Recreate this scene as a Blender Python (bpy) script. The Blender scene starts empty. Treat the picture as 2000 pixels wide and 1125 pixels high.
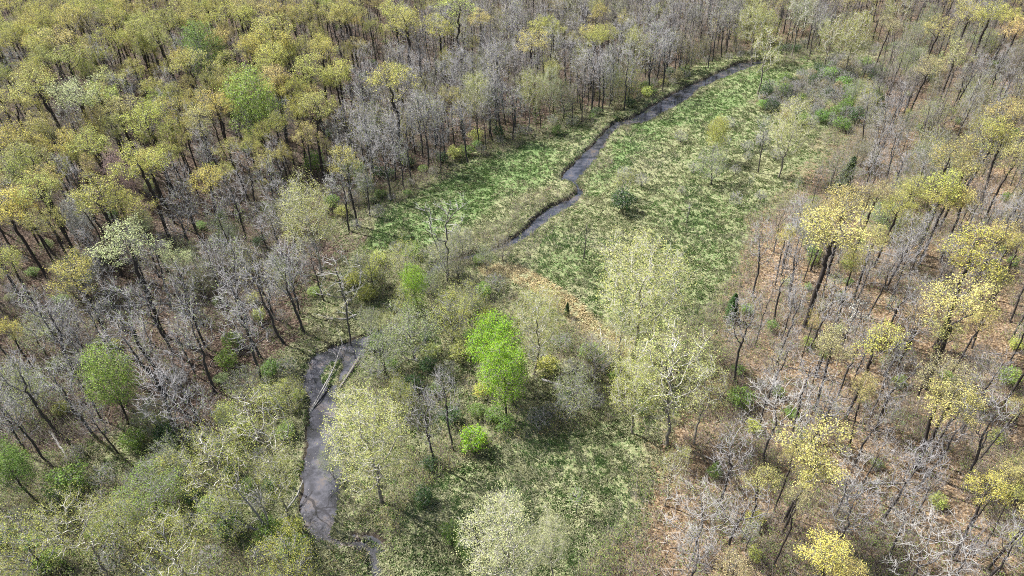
import bpy, math, random
import numpy as np
from mathutils import Matrix, Vector

# ------------------------------------------------------------------ camera, sky, sun, exposure
scene = bpy.context.scene
COL = scene.collection
CAM_H, PITCH, ROLL = 80.0, math.radians(37.5), math.radians(-2.0)
LENS = 24.0
FPX = 2000.0 / 36.0 * LENS                      # focal length in photo pixels
Fv = np.array([0, math.cos(PITCH), -math.sin(PITCH)])
R0 = np.array([1.0, 0, 0]); U0 = np.array([0, math.sin(PITCH), math.cos(PITCH)])
Rv = math.cos(ROLL) * R0 + math.sin(ROLL) * U0
Uv = -math.sin(ROLL) * R0 + math.cos(ROLL) * U0
CAM = np.array([0.0, 0.0, CAM_H])
cam_data = bpy.data.cameras.new('camera')
cam = bpy.data.objects.new('camera', cam_data); COL.objects.link(cam)
cam_data.sensor_width = 36.0; cam_data.lens = LENS
cam_data.clip_start = 0.5; cam_data.clip_end = 9000
cam.matrix_world = Matrix(((Rv[0], Uv[0], -Fv[0], CAM[0]), (Rv[1], Uv[1], -Fv[1], CAM[1]), (Rv[2], Uv[2], -Fv[2], CAM[2]), (0, 0, 0, 1)))
scene.camera = cam

SUN_EL = math.radians(50.0)
SUN_DIR = np.array([-0.86, 0.51]); SUN_DIR /= np.linalg.norm(SUN_DIR)      # horizontal direction towards the sun
S3 = Vector((SUN_DIR[0] * math.cos(SUN_EL), SUN_DIR[1] * math.cos(SUN_EL), math.sin(SUN_EL)))
world = bpy.data.worlds.new('World'); scene.world = world; world.use_nodes = True
wn = world.node_tree
sky = wn.nodes.new('ShaderNodeTexSky'); sky.sky_type = 'NISHITA'; sky.sun_disc = False
sky.sun_elevation = SUN_EL; sky.sun_rotation = math.atan2(SUN_DIR[0], SUN_DIR[1])
sky.air_density = 1.0; sky.dust_density = 3.5
bg = wn.nodes['Background']; bg.inputs['Strength'].default_value = 0.082
wn.links.new(sky.outputs[0], bg.inputs['Color'])
sun_data = bpy.data.lights.new('sun', 'SUN'); sun_data.energy = 5.0; sun_data.angle = math.radians(0.6); sun_data.color = (1.0, 0.975, 0.93)
sun = bpy.data.objects.new('sun', sun_data); COL.objects.link(sun)
sun.rotation_euler = S3.to_track_quat('Z', 'Y').to_euler(); sun.location = (-60, 60, 120)
scene.view_settings.view_transform = 'Standard'; scene.view_settings.look = 'None'
scene.view_settings.gamma = 1.0; scene.view_settings.use_curve_mapping = False
scene.view_settings.exposure = 1.02
scene.render.engine = 'CYCLES'
scene.cycles.use_denoising = False; scene.cycles.filter_width = 1.0; scene.cycles.max_bounces = 6; scene.cycles.diffuse_bounces = 3; scene.cycles.transmission_bounces = 3; scene.cycles.glossy_bounces = 2

rs = np.random.RandomState(7)
random.seed(7)

# ------------------------------------------------------------------ small maths
def ray(u, v):
    u = np.asarray(u, float); v = np.asarray(v, float)
    return Fv + ((u - 1000.0) / FPX)[..., None] * Rv + ((562.5 - v) / FPX)[..., None] * Uv

def project(P):
    d = np.asarray(P, float) - CAM
    z = d @ Fv; z = np.where(np.abs(z) < 1e-6, 1e-6, z)
    return 1000.0 + FPX * (d @ Rv) / z, 562.5 - FPX * (d @ Uv) / z, z

def to_plane(u, v, z=0.0):
    d = ray(u, v); t = (z - CAM_H) / d[..., 2]
    return CAM + d * t[..., None]

_lat = np.random.RandomState(3).rand(256, 256)
def vnoise(x, y):
    xi = np.floor(x).astype(int); yi = np.floor(y).astype(int)
    fx = x - xi; fy = y - yi
    fx = fx * fx * (3 - 2 * fx); fy = fy * fy * (3 - 2 * fy)
    g = lambda a, b: _lat[a & 255, b & 255]
    return (g(xi, yi) * (1 - fx) + g(xi + 1, yi) * fx) * (1 - fy) + (g(xi, yi + 1) * (1 - fx) + g(xi + 1, yi + 1) * fx) * fy

def fbm(x, y, sc, octaves=4, gain=0.5):
    out = 0.0; amp = 1.0; tot = 0.0
    for k in range(octaves):
        out = out + amp * vnoise(x / sc + 17.3 * k, y / sc + 5.1 * k); tot += amp
        amp *= gain; sc *= 0.5
    return out / tot

def sstep(a, b, x):
    t = np.clip((x - a) / (b - a), 0, 1); return t * t * (3 - 2 * t)

def poly_sd(u, v, poly):
    """signed distance to a polygon, positive inside"""
    u = np.asarray(u, float); v = np.asarray(v, float)
    p = np.asarray(poly, float); q = np.roll(p, -1, 0)
    if u.size <= 64:
        U, V = u.ravel()[:, None], v.ravel()[:, None]; e = q - p
        t = np.clip(((U - p[:, 0]) * e[:, 0] + (V - p[:, 1]) * e[:, 1]) / ((e ** 2).sum(1) + 1e-9), 0, 1)
        d = np.sqrt(((U - p[:, 0] - t * e[:, 0]) ** 2 + (V - p[:, 1] - t * e[:, 1]) ** 2).min(1))
        dy = np.where(e[:, 1] == 0, 1e-9, e[:, 1])
        c = ((q[:, 1] > V) != (p[:, 1] > V)) & (U < e[:, 0] * (V - p[:, 1]) / dy + p[:, 0])
        return np.where(c.sum(1) % 2 == 1, d, -d).reshape(u.shape)
    best = np.full(u.shape, 1e18); inside = np.zeros(u.shape, bool)
    for (x1, y1), (x2, y2) in zip(p, q):
        dx, dy = x2 - x1, y2 - y1
        t = np.clip(((u - x1) * dx + (v - y1) * dy) / (dx * dx + dy * dy + 1e-9), 0, 1)
        best = np.minimum(best, (u - x1 - t * dx) ** 2 + (v - y1 - t * dy) ** 2)
        if y1 != y2:
            cr = ((y1 > v) != (y2 > v)) & (u < (x2 - x1) * (v - y1) / (y2 - y1) + x1)
            inside ^= cr
    d = np.sqrt(best)
    return np.where(inside, d, -d)

# ------------------------------------------------------------------ survey of the place (points read off the photograph, laid on the ground)
WATER_Z = -0.40
CREEK = [  # left bank, right bank
    ((1510, 112), (1508, 118)), ((1492, 118), (1488, 125)), ((1442, 124), (1453, 136)), ((1389, 148), (1417, 150)), ((1362, 160), (1390, 163)), ((1335, 171), (1364, 175)),
    ((1300, 192), (1339, 196)), ((1270, 208), (1300, 219)), ((1244, 224), (1268, 236)), ((1218, 234), (1232, 244)),
    ((1199, 238), (1210, 248)), ((1180, 258), (1195, 262)), ((1158, 281), (1180, 286)), ((1123, 316), (1160, 316)), ((1094, 349), (1138, 342)),
    ((1116, 357), (1129, 355)), ((1124, 368), (1134, 366)), ((1123, 381), (1136, 382)), ((1091, 397), (1109, 406)), ((1062, 413), (1070, 431)),
    ((1041, 435), (1041, 456)), ((1016, 456), (1023, 469)), ((978, 478), (986, 485)), ((925, 497), (930, 503)), ((852, 514), (866, 524)),
    ((818, 556), (826, 560)), ((770, 615), (778, 620)), ((737, 648), (748, 658)), ((690, 662), (721, 677)), ((645, 679), (705, 702)),
    ((608, 699), (689, 716)), ((600, 720), (676, 738)), ((589, 759), (662, 757)), ((602, 778), (663, 785)), ((603, 803), (664, 810)),
    ((598, 856), (668, 856)), ((592, 900), (669, 900)), ((590, 924), (668, 930)), ((585, 988), (663, 980)), ((590, 1018), (657, 1022)), ((606, 1040), (652, 1038)), ((620, 1052), (652, 1046)), ((642, 1064), (662, 1050)), ((676, 1064), (682, 1053)), ((706, 1070), (716, 1056)), ((722, 1090), (742, 1078)), ((724, 1125), (744, 1122)), ((720, 1180), (744, 1180))
]
DITCH = [((672, 1052), (676, 1048)), ((700, 1050), (706, 1042)), ((718, 1062), (742, 1050)), ((722, 1090), (748, 1086)), ((720, 1125), (748, 1125)), ((716, 1180), (748, 1180))]
def bank_world(pairs):
    L = to_plane(np.array([p[0][0] for p in pairs]), np.array([p[0][1] for p in pairs]), -0.35)
    R = to_plane(np.array([p[1][0] for p in pairs]), np.array([p[1][1] for p in pairs]), -0.35)
    return L, R
def densify(L, R, n=6):
    def cr(P):
        out = []
        for i in range(len(P) - 1):
            p0, p1, p2, p3 = P[max(i - 1, 0)], P[i], P[i + 1], P[min(i + 2, len(P) - 1)]
            for k in range(n):
                t = k / n
                out.append(0.5 * (2 * p1 + (p2 - p0) * t + (2 * p0 - 5 * p1 + 4 * p2 - p3) * t * t + (3 * p1 - p0 - 3 * p2 + p3) * t ** 3))
        out.append(P[-1]); return np.array(out)
    return cr(L), cr(R)
CL, CR = densify(*bank_world(CREEK)); DL, DR = densify(*bank_world(DITCH))
CREEK_POLY = np.vstack([CL[:, :2], CR[::-1, :2]]); DITCH_POLY = np.vstack([DL[:, :2], DR[::-1, :2]])
ISLAND_PX = [(669, 700), (668, 715), (656, 748), (645, 756), (632, 750), (625, 738), (636, 716), (652, 704)]
ISLAND = to_plane(np.array([p[0] for p in ISLAND_PX]), np.array([p[1] for p in ISLAND_PX]), -0.3)[:, :2]

def base_height(x, y):
    h = 0.5 * (fbm(x, y, 26.0, 3) - 0.5) + 0.22 * (fbm(x + 40, y, 4.0, 2) - 0.5)
    u, v, z = project(np.stack([x, y, np.zeros_like(x)], -1))
    west = sstep(10, 130, -x - 34 + 0.20 * (y - 60)) * 9.0           # the wood on the left climbs away from the valley
    east = sstep(8, 150, x - 42 - 0.28 * (y - 60)) * 8.0
    return h * (1 + 0.6 * sstep(0, 10, west + east)) + west + east

_cp = np.vstack([0.5 * (CL + CR), CL, CR, 0.5 * (DL + DR)])[:, :2]
_NEARG = np.zeros((120, 120), bool)          # 3 m cells within reach of the creek
_gx, _gy = np.meshgrid(-180 + 3 * np.arange(120) + 1.5, 3 * np.arange(120) + 1.5, indexing='ij')
for _p in _cp: _NEARG |= (_gx - _p[0]) ** 2 + (_gy - _p[1]) ** 2 < 13.0 ** 2
def near_creek(x, y):
    i = np.floor((x + 180) / 3).astype(int); j = np.floor(y / 3).astype(int)
    ok = (i >= 0) & (i < 120) & (j >= 0) & (j < 120)
    return ok & _NEARG[np.clip(i, 0, 119), np.clip(j, 0, 119)]

def height(x, y):
    x = np.asarray(x, float); y = np.asarray(y, float)
    shp = x.shape; x = x.ravel(); y = y.ravel()
    h = base_height(x, y)
    near = near_creek(x, y)
    sd = np.full(x.shape, -50.0); sd2 = np.full(x.shape, -50.0); isl = np.full(x.shape, -50.0)
    if near.any():
        wob = 1.7 * (fbm(x[near], y[near], 2.6, 3, 0.65) - 0.5)
        sd[near] = poly_sd(x[near], y[near], CREEK_POLY) + wob; sd2[near] = poly_sd(x[near], y[near], DITCH_POLY) + wob
        isl[near] = poly_sd(x[near], y[near], ISLAND) + wob
    flat = sstep(-9, -1, sd)
    h = h * (1 - flat * 0.85)
    up = near & (sd > -8) & (y > 95)                                  # the outer bank of the upper reach stands higher and is undercut
    if up.any():
        q = np.stack([x[up], y[up]], 1); dl = np.full(len(q), 1e9); dr = dl.copy()
        for a, b in zip(CL[:, :2], CR[:, :2]):
            dl = np.minimum(dl, ((q - a) ** 2).sum(1)); dr = np.minimum(dr, ((q - b) ** 2).sum(1))
        h[up] += 0.42 * sstep(-8, -1.5, sd[up]) * sstep(-0.3, 0.3, np.sqrt(dr) - np.sqrt(dl)) * sstep(95, 110, y[up])
    cut = sstep(-0.55, 0.20, sd); depth = -0.50 - 0.35 * sstep(0.3, 1.8, sd)
    h = h * (1 - cut) + depth * cut
    cut2 = sstep(-0.6, 0.3, sd2)
    h = h * (1 - cut2) - 0.62 * cut2
    c3 = sstep(-0.5, 0.25, isl)
    h = h * (1 - c3) + (-0.12) * c3
    return h.reshape(shp)

def place(u, v, w_px, model, zfix=None):
    """ground spot, width scale and height scale of a tree whose crown centre is seen at (u, v) with width w_px"""
    d = ray(u, v); lo, hi = 20.0, 900.0
    def f(t):
        P = CAM + d * t
        s = w_px * t / (FPX * model['W'])
        sz = zfix if zfix else (model['zmix'] * s + (1 - model['zmix']) * model['znom'])
        return P[2] - float(height(P[0:1], P[1:2])[0]) - model['hc'] * sz, P, s, sz
    for _ in range(26):
        mid = 0.5 * (lo + hi)
        if f(mid)[0] > 0: lo = mid
        else: hi = mid
    _, P, s, sz = f(lo)
    return P[0], P[1], s, sz

# zones of the valley floor in survey pixels
MEADOW_A = [(690, 492), (735, 425), (800, 380), (860, 345), (960, 292), (1055, 268), (1150, 245), (1200, 232), (1290, 185), (1390, 130), (1440, 105), (1560, 95), (1520, 125), (1300, 200), (1195, 262), (1120, 340), (1085, 365), (1020, 410), (990, 440), (940, 455), (830, 480), (760, 500)]
MEADOW_B = [(1290, 215), (1400, 165), (1500, 122), (1600, 108), (1640, 125), (1560, 150), (1500, 190), (1470, 200), (1520, 225), (1640, 215), (1680, 245), (1600, 270), (1560, 330), (1520, 375), (1470, 420), (1455, 480), (1435, 540), (1405, 600), (1330, 650), (1230, 655), (1130, 600), (1040, 545), (990, 515), (1035, 470), (1140, 385), (1140, 345), (1200, 262)]
CLEARING = [(960, 850), (1060, 835), (1150, 815), (1240, 815), (1250, 900), (1235, 960), (1240, 1010), (1190, 1070), (1140, 1130), (1120, 1200), (740, 1200), (745, 1060), (770, 980), (850, 930), (900, 900)]
FLOOD = [(-300, 930), (0, 895), (140, 900), (260, 840), (420, 850), (560, 700), (600, 560), (690, 480), (1020, 440), (1470, 420), (1450, 540), (1430, 640), (1400, 740), (1330, 830), (1290, 900), (1260, 1000), (1180, 1125), (1150, 1300), (-300, 1300)]
EDGE_UP = [(690, 495), (600, 440), (690, 380), (800, 330), (950, 250), (1100, 200), (1250, 150), (1400, 90), (1600, 60), (1760, 80), (1720, 170), (1690, 260), (1620, 340), (1540, 420), (1480, 450), (1460, 520), (1300, 300), (900, 400)]
SWALE = [(940, 516), (1010, 520), (1067, 543), (1124, 582), (1169, 629), (1244, 668), (1234, 706), (1156, 668), (1102, 618), (1053, 574), (1000, 545), (940, 536)]
GREEN_A = [(700, 480), (760, 415), (850, 355), (950, 310), (1050, 285), (1090, 300), (1060, 345), (1000, 395), (930, 430), (830, 470), (740, 490)]
GREEN_B = [(1140, 370), (1180, 300), (1260, 235), (1380, 180), (1500, 130), (1560, 125), (1470, 190), (1370, 240), (1290, 270), (1230, 300), (1180, 370)]
GREEN_C = [(1020, 500), (1080, 475), (1190, 510), (1230, 570), (1240, 620), (1180, 610), (1110, 560)]
GREEN_D = [(1270, 440), (1350, 400), (1440, 420), (1450, 500), (1420, 560), (1370, 590), (1330, 540)]
BARRIERS = [CREEK_POLY]

def zones(x, y):
    """grass cover, greenness, warmth of the leaf litter, bank mud"""
    u, v, dep = project(np.stack([x, y, np.zeros_like(x)], -1))
    jit = (fbm(x, y, 9.0, 3) - 0.5)
    uu = u + jit * 60; vv = v + (fbm(x + 91, y + 33, 9.0, 3) - 0.5) * 45
    ma, mb, mc = (poly_sd(uu, vv, p) for p in (MEADOW_A, MEADOW_B, CLEARING))
    m = np.maximum(np.maximum(sstep(-14, 12, ma), sstep(-14, 14, mb)), sstep(-30, 30, mc))
    fl = sstep(-40, 40, poly_sd(uu, vv, FLOOD)) * 0.78
    ed = sstep(-20, 40, poly_sd(uu, vv, EDGE_UP)) * 0.7
    grass = np.maximum(np.maximum(m, fl), ed)
    nb = near_creek(x, y); cd = np.full(x.shape, -50.0); cd[nb] = poly_sd(x[nb], y[nb], CREEK_POLY)
    grass = np.maximum(grass, 0.85 * sstep(-9, -4, cd + jit * 5))
    green = 0.48 + 0.55 * (fbm(x + 7, y - 12, 14.0, 3) - 0.5)
    for p, k in ((CLEARING, 0.50), (GREEN_A, 0.80), (GREEN_B, 0.76), (GREEN_C, 0.64), (GREEN_D, 0.64)):
        w = sstep(-18, 14, poly_sd(uu, vv, p)); green = green * (1 - w) + w * (k + 0.35 * (fbm(x, y, 6.0, 2) - 0.5))
    green = np.where(m > fl, green, green - 0.10)
    sw = sstep(-9, 6, poly_sd(u + jit * 18, v, SWALE)); green = green * (1 - sw); grass = np.maximum(grass, sw)
    warm = sstep(900, 1500, u + 0.25 * (v - 500)) * (0.25 + 0.75 * sstep(130, 430, v))
    return np.clip(grass, 0, 1), np.clip(green, 0, 1), warm, sw, u, v

# ------------------------------------------------------------------ mesh building
def make_mesh(name, parts, mats):
    """parts: list of (verts (n,3), faces (m,k), material index, tone (n,) or colour (n,4))"""
    V, L, sizes, mi, T, off = [], [], [], [], [], 0
    for v, f, m, t in parts:
        if len(f) == 0: continue
        V.append(v); L.append((f + off).ravel()); sizes.append(np.full(len(f), f.shape[1])); mi.append(np.full(len(f), m))
        t = np.broadcast_to(np.asarray(t, float).reshape(-1, 1) if np.ndim(t) < 2 else t, (len(v), 4 if np.ndim(t) == 2 else 1))
        T.append(t if t.shape[1] == 4 else np.repeat(t, 4, 1)); off += len(v)
    V = np.concatenate(V); L = np.concatenate(L); sizes = np.concatenate(sizes); mi = np.concatenate(mi); T = np.concatenate(T)
    me = bpy.data.meshes.new(name)
    me.vertices.add(len(V)); me.vertices.foreach_set('co', V.astype(np.float32).ravel())
    me.loops.add(len(L)); me.loops.foreach_set('vertex_index', L.astype(np.int32))
    me.polygons.add(len(sizes)); me.polygons.foreach_set('loop_start', (np.cumsum(sizes) - sizes).astype(np.int32))
    me.polygons.foreach_set('loop_total', sizes.astype(np.int32)); 
    for m in mats: me.materials.append(m)
    me.polygons.foreach_set('material_index', mi.astype(np.int32))
    a = me.attributes.new('tone', 'FLOAT_COLOR', 'POINT'); a.data.foreach_set('color', T.astype(np.float32).ravel())
    me.update(calc_edges=True); me.validate()
    return me

def perp(d, ref=(0.31, 0.83, 0.46)):
    a = np.cross(d, np.array(ref)); n = np.linalg.norm(a, axis=1, keepdims=True)
    bad = n[:, 0] < 1e-3
    if bad.any(): a[bad] = np.cross(d[bad], np.array([1.0, 0, 0])); n = np.linalg.norm(a, axis=1, keepdims=True)
    a /= n; b = np.cross(d, a); return a, b

def tubes(P0, P1, D0, D1, r0, r1, n):
    """open tubes from P0 to P1, ring normals D0 and D1"""
    N = len(P0)
    if N == 0: return np.zeros((0, 3)), np.zeros((0, 4), int)
    a0, b0 = perp(D0); a1, b1 = perp(D1)
    ang = np.arange(n) * 2 * math.pi / n; c, s = np.cos(ang), np.sin(ang)
    ring0 = P0[:, None] + r0[:, None, None] * (a0[:, None] * c[None, :, None] + b0[:, None] * s[None, :, None])
    ring1 = P1[:, None] + r1[:, None, None] * (a1[:, None] * c[None, :, None] + b1[:, None] * s[None, :, None])
    V = np.concatenate([ring0, ring1], 1).reshape(-1, 3)
    k = np.arange(n); k2 = (k + 1) % n
    f = np.stack([k, k2, k2 + n, k + n], 1)
    F = (f[None] + (np.arange(N) * 2 * n)[:, None, None]).reshape(-1, 4)
    return V, F

def spikes(P0, P1, r, n=3):
    N = len(P0)
    if N == 0: return np.zeros((0, 3)), np.zeros((0, 3), int)
    d = P1 - P0; d = d / (np.linalg.norm(d, axis=1, keepdims=True) + 1e-9)
    a, b = perp(d); ang = np.arange(n) * 2 * math.pi / n
    ring = P0[:, None] + r[:, None, None] * (a[:, None] * np.cos(ang)[None, :, None] + b[:, None] * np.sin(ang)[None, :, None])
    V = np.concatenate([ring, P1[:, None]], 1).reshape(-1, 3)
    k = np.arange(n); f = np.stack([k, (k + 1) % n, np.full(n, n)], 1)
    F = (f[None] + (np.arange(N) * (n + 1))[:, None, None]).reshape(-1, 3)
    return V, F

def leaves(C, size, rng, flat=0.0, aspect=0.62):
    """one rhombic leaf per centre; flat > 0 turns leaves to face the sky"""
    N = len(C)
    nrm = rng.normal(size=(N, 3)); nrm /= np.linalg.norm(nrm, axis=1, keepdims=True)
    nrm[:, 2] = np.abs(nrm[:, 2]) + flat; nrm /= np.linalg.norm(nrm, axis=1, keepdims=True)
    a = np.cross(nrm, rng.normal(size=(N, 3))); a /= np.linalg.norm(a, axis=1, keepdims=True) + 1e-9
    b = np.cross(nrm, a); s = size[:, None]
    V = np.stack([C + a * s, C + b * s * aspect, C - a * s, C - b * s * aspect], 1).reshape(-1, 3)
    F = np.arange(4 * N).reshape(-1, 4)
    return V, F

# ------------------------------------------------------------------ materials
def nodes_of(name):
    m = bpy.data.materials.new(name); m.use_nodes = True
    nt = m.node_tree; nt.nodes.clear()
    out = nt.nodes.new('ShaderNodeOutputMaterial')
    return m, nt, out
def N(nt, t, **kw):
    n = nt.nodes.new(t)
    for k, v in kw.items(): setattr(n, k, v)
    return n
def mixc(nt, fac, a, b, mode='MIX'):
    n = N(nt, 'ShaderNodeMix', data_type='RGBA', blend_type=mode)
    for k, v in ((0, fac), (6, a), (7, b)):
        if hasattr(v, 'is_linked') or isinstance(v, bpy.types.NodeSocket): nt.links.new(v, n.inputs[k])
        else: n.inputs[k].default_value = v if k == 0 else (*v, 1)
    return n.outputs[2]
def math1(nt, op, a, b=None, clamp=False):
    n = N(nt, 'ShaderNodeMath', operation=op, use_clamp=clamp)
    for k, v in ((0, a), (1, b)):
        if v is None: continue
        if isinstance(v, bpy.types.NodeSocket): nt.links.new(v, n.inputs[k])
        else: n.inputs[k].default_value = v
    return n.outputs[0]
def noise(nt, vec, scale, detail=4, rough=0.6, dist=0.0):
    n = N(nt, 'ShaderNodeTexNoise'); n.inputs['Scale'].default_value = scale; n.inputs['Detail'].default_value = detail
    n.inputs['Roughness'].default_value = rough; n.inputs['Distortion'].default_value = dist
    nt.links.new(vec, n.inputs['Vector']); return n.outputs['Fac']
def ramp(nt, fac, stops):
    n = N(nt, 'ShaderNodeValToRGB'); nt.links.new(fac, n.inputs[0])
    e = n.color_ramp.elements
    while len(e) > 1: e.remove(e[-1])
    e[0].position = stops[0][0]; e[0].color = (*stops[0][1], 1)
    for p, c in stops[1:]:
        x = e.new(p); x.color = (*c, 1)
    return n.outputs[0]

def leaf_material(name, translucency=0.35, vary=0.35):
    """leaf colour comes from the object's own tint; each tuft a little lighter or darker"""
    m, nt, out = nodes_of(name)
    oi = N(nt, 'ShaderNodeObjectInfo'); at = N(nt, 'ShaderNodeAttribute', attribute_name='tone')
    g = N(nt, 'ShaderNodeNewGeometry')
    k = math1(nt, 'MULTIPLY_ADD', at.outputs['Fac'], 2 * vary); nt.nodes[-1].inputs[2].default_value = 1 - vary
    col = mixc(nt, 1.0, oi.outputs['Color'], k, 'MULTIPLY')
    hs = N(nt, 'ShaderNodeHueSaturation'); nt.links.new(col, hs.inputs['Color'])
    h = math1(nt, 'MULTIPLY_ADD', g.outputs['Random Per Island'], 0.05); nt.nodes[-1].inputs[2].default_value = 0.487
    nt.links.new(h, hs.inputs['Hue'])
    p = N(nt, 'ShaderNodeBsdfPrincipled'); p.inputs['Roughness'].default_value = 0.62
    p.inputs['Specular IOR Level'].default_value = 0.25
    nt.links.new(hs.outputs[0], p.inputs['Base Color'])
    t = N(nt, 'ShaderNodeBsdfTranslucent'); nt.links.new(hs.outputs[0], t.inputs['Color'])
    mx = N(nt, 'ShaderNodeMixShader'); mx.inputs[0].default_value = translucency
    nt.links.new(p.outputs[0], mx.inputs[1]); nt.links.new(t.outputs[0], mx.inputs[2]); nt.links.new(mx.outputs[0], out.inputs[0])
    return m

def bark_material(name, dark, pale, scale=3.0):
    """tone 0 = dark bark of the trunk, 1 = pale bark of thin branches; paints shaded trunks against lit branches"""
    m, nt, out = nodes_of(name)
    at = N(nt, 'ShaderNodeAttribute', attribute_name='tone'); tc = N(nt, 'ShaderNodeTexCoord')
    f = noise(nt, tc.outputs['Object'], scale, 5, 0.7)
    f2 = math1(nt, 'MULTIPLY_ADD', f, 0.9); nt.nodes[-1].inputs[2].default_value = -0.45
    k = math1(nt, 'ADD', at.outputs['Fac'], f2, clamp=True)
    c = mixc(nt, k, dark, pale)
    p = N(nt, 'ShaderNodeBsdfPrincipled'); p.inputs['Roughness'].default_value = 0.9; p.inputs['Specular IOR Level'].default_value = 0.15
    nt.links.new(c, p.inputs['Base Color'])
    bmp = N(nt, 'ShaderNodeBump'); bmp.inputs['Strength'].default_value = 0.5; bmp.inputs['Distance'].default_value = 0.06
    nt.links.new(f, bmp.inputs['Height']); nt.links.new(bmp.outputs[0], p.inputs['Normal'])
    nt.links.new(p.outputs[0], out.inputs[0]); return m

def tone_material(name, rough=0.85, trans=0.0):
    """colour stored per plant or stone in the mesh"""
    m, nt, out = nodes_of(name)
    at = N(nt, 'ShaderNodeAttribute', attribute_name='tone')
    p = N(nt, 'ShaderNodeBsdfPrincipled'); p.inputs['Roughness'].default_value = rough; p.inputs['Specular IOR Level'].default_value = 0.2
    nt.links.new(at.outputs['Color'], p.inputs['Base Color'])
    if trans:
        t = N(nt, 'ShaderNodeBsdfTranslucent'); nt.links.new(at.outputs['Color'], t.inputs['Color'])
        mx = N(nt, 'ShaderNodeMixShader'); mx.inputs[0].default_value = trans
        nt.links.new(p.outputs[0], mx.inputs[1]); nt.links.new(t.outputs[0], mx.inputs[2]); nt.links.new(mx.outputs[0], out.inputs[0])
    else: nt.links.new(p.outputs[0], out.inputs[0])
    return m

M_LEAF = leaf_material('spring_leaves', 0.32, 0.38); M_FINE = leaf_material('fine_leaves', 0.4, 0.22); M_NEEDLE = leaf_material('cedar_needles', 0.15, 0.4)
M_BARK = bark_material('oak_bark', (0.055, 0.047, 0.043), (0.27, 0.25, 0.235))
M_GREY = bark_material('grey_bark', (0.070, 0.063, 0.060), (0.37, 0.362, 0.368))
M_WHITE = bark_material('sycamore_bark', (0.20, 0.18, 0.155), (0.64, 0.62, 0.57), 1.2)
M_DEAD = bark_material('dead_wood', (0.11, 0.10, 0.093), (0.43, 0.42, 0.405), 2.0)
M_TUFT = tone_material('grass_blades', 0.8, 0.25); M_STONE = tone_material('stones', 0.9)

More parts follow.
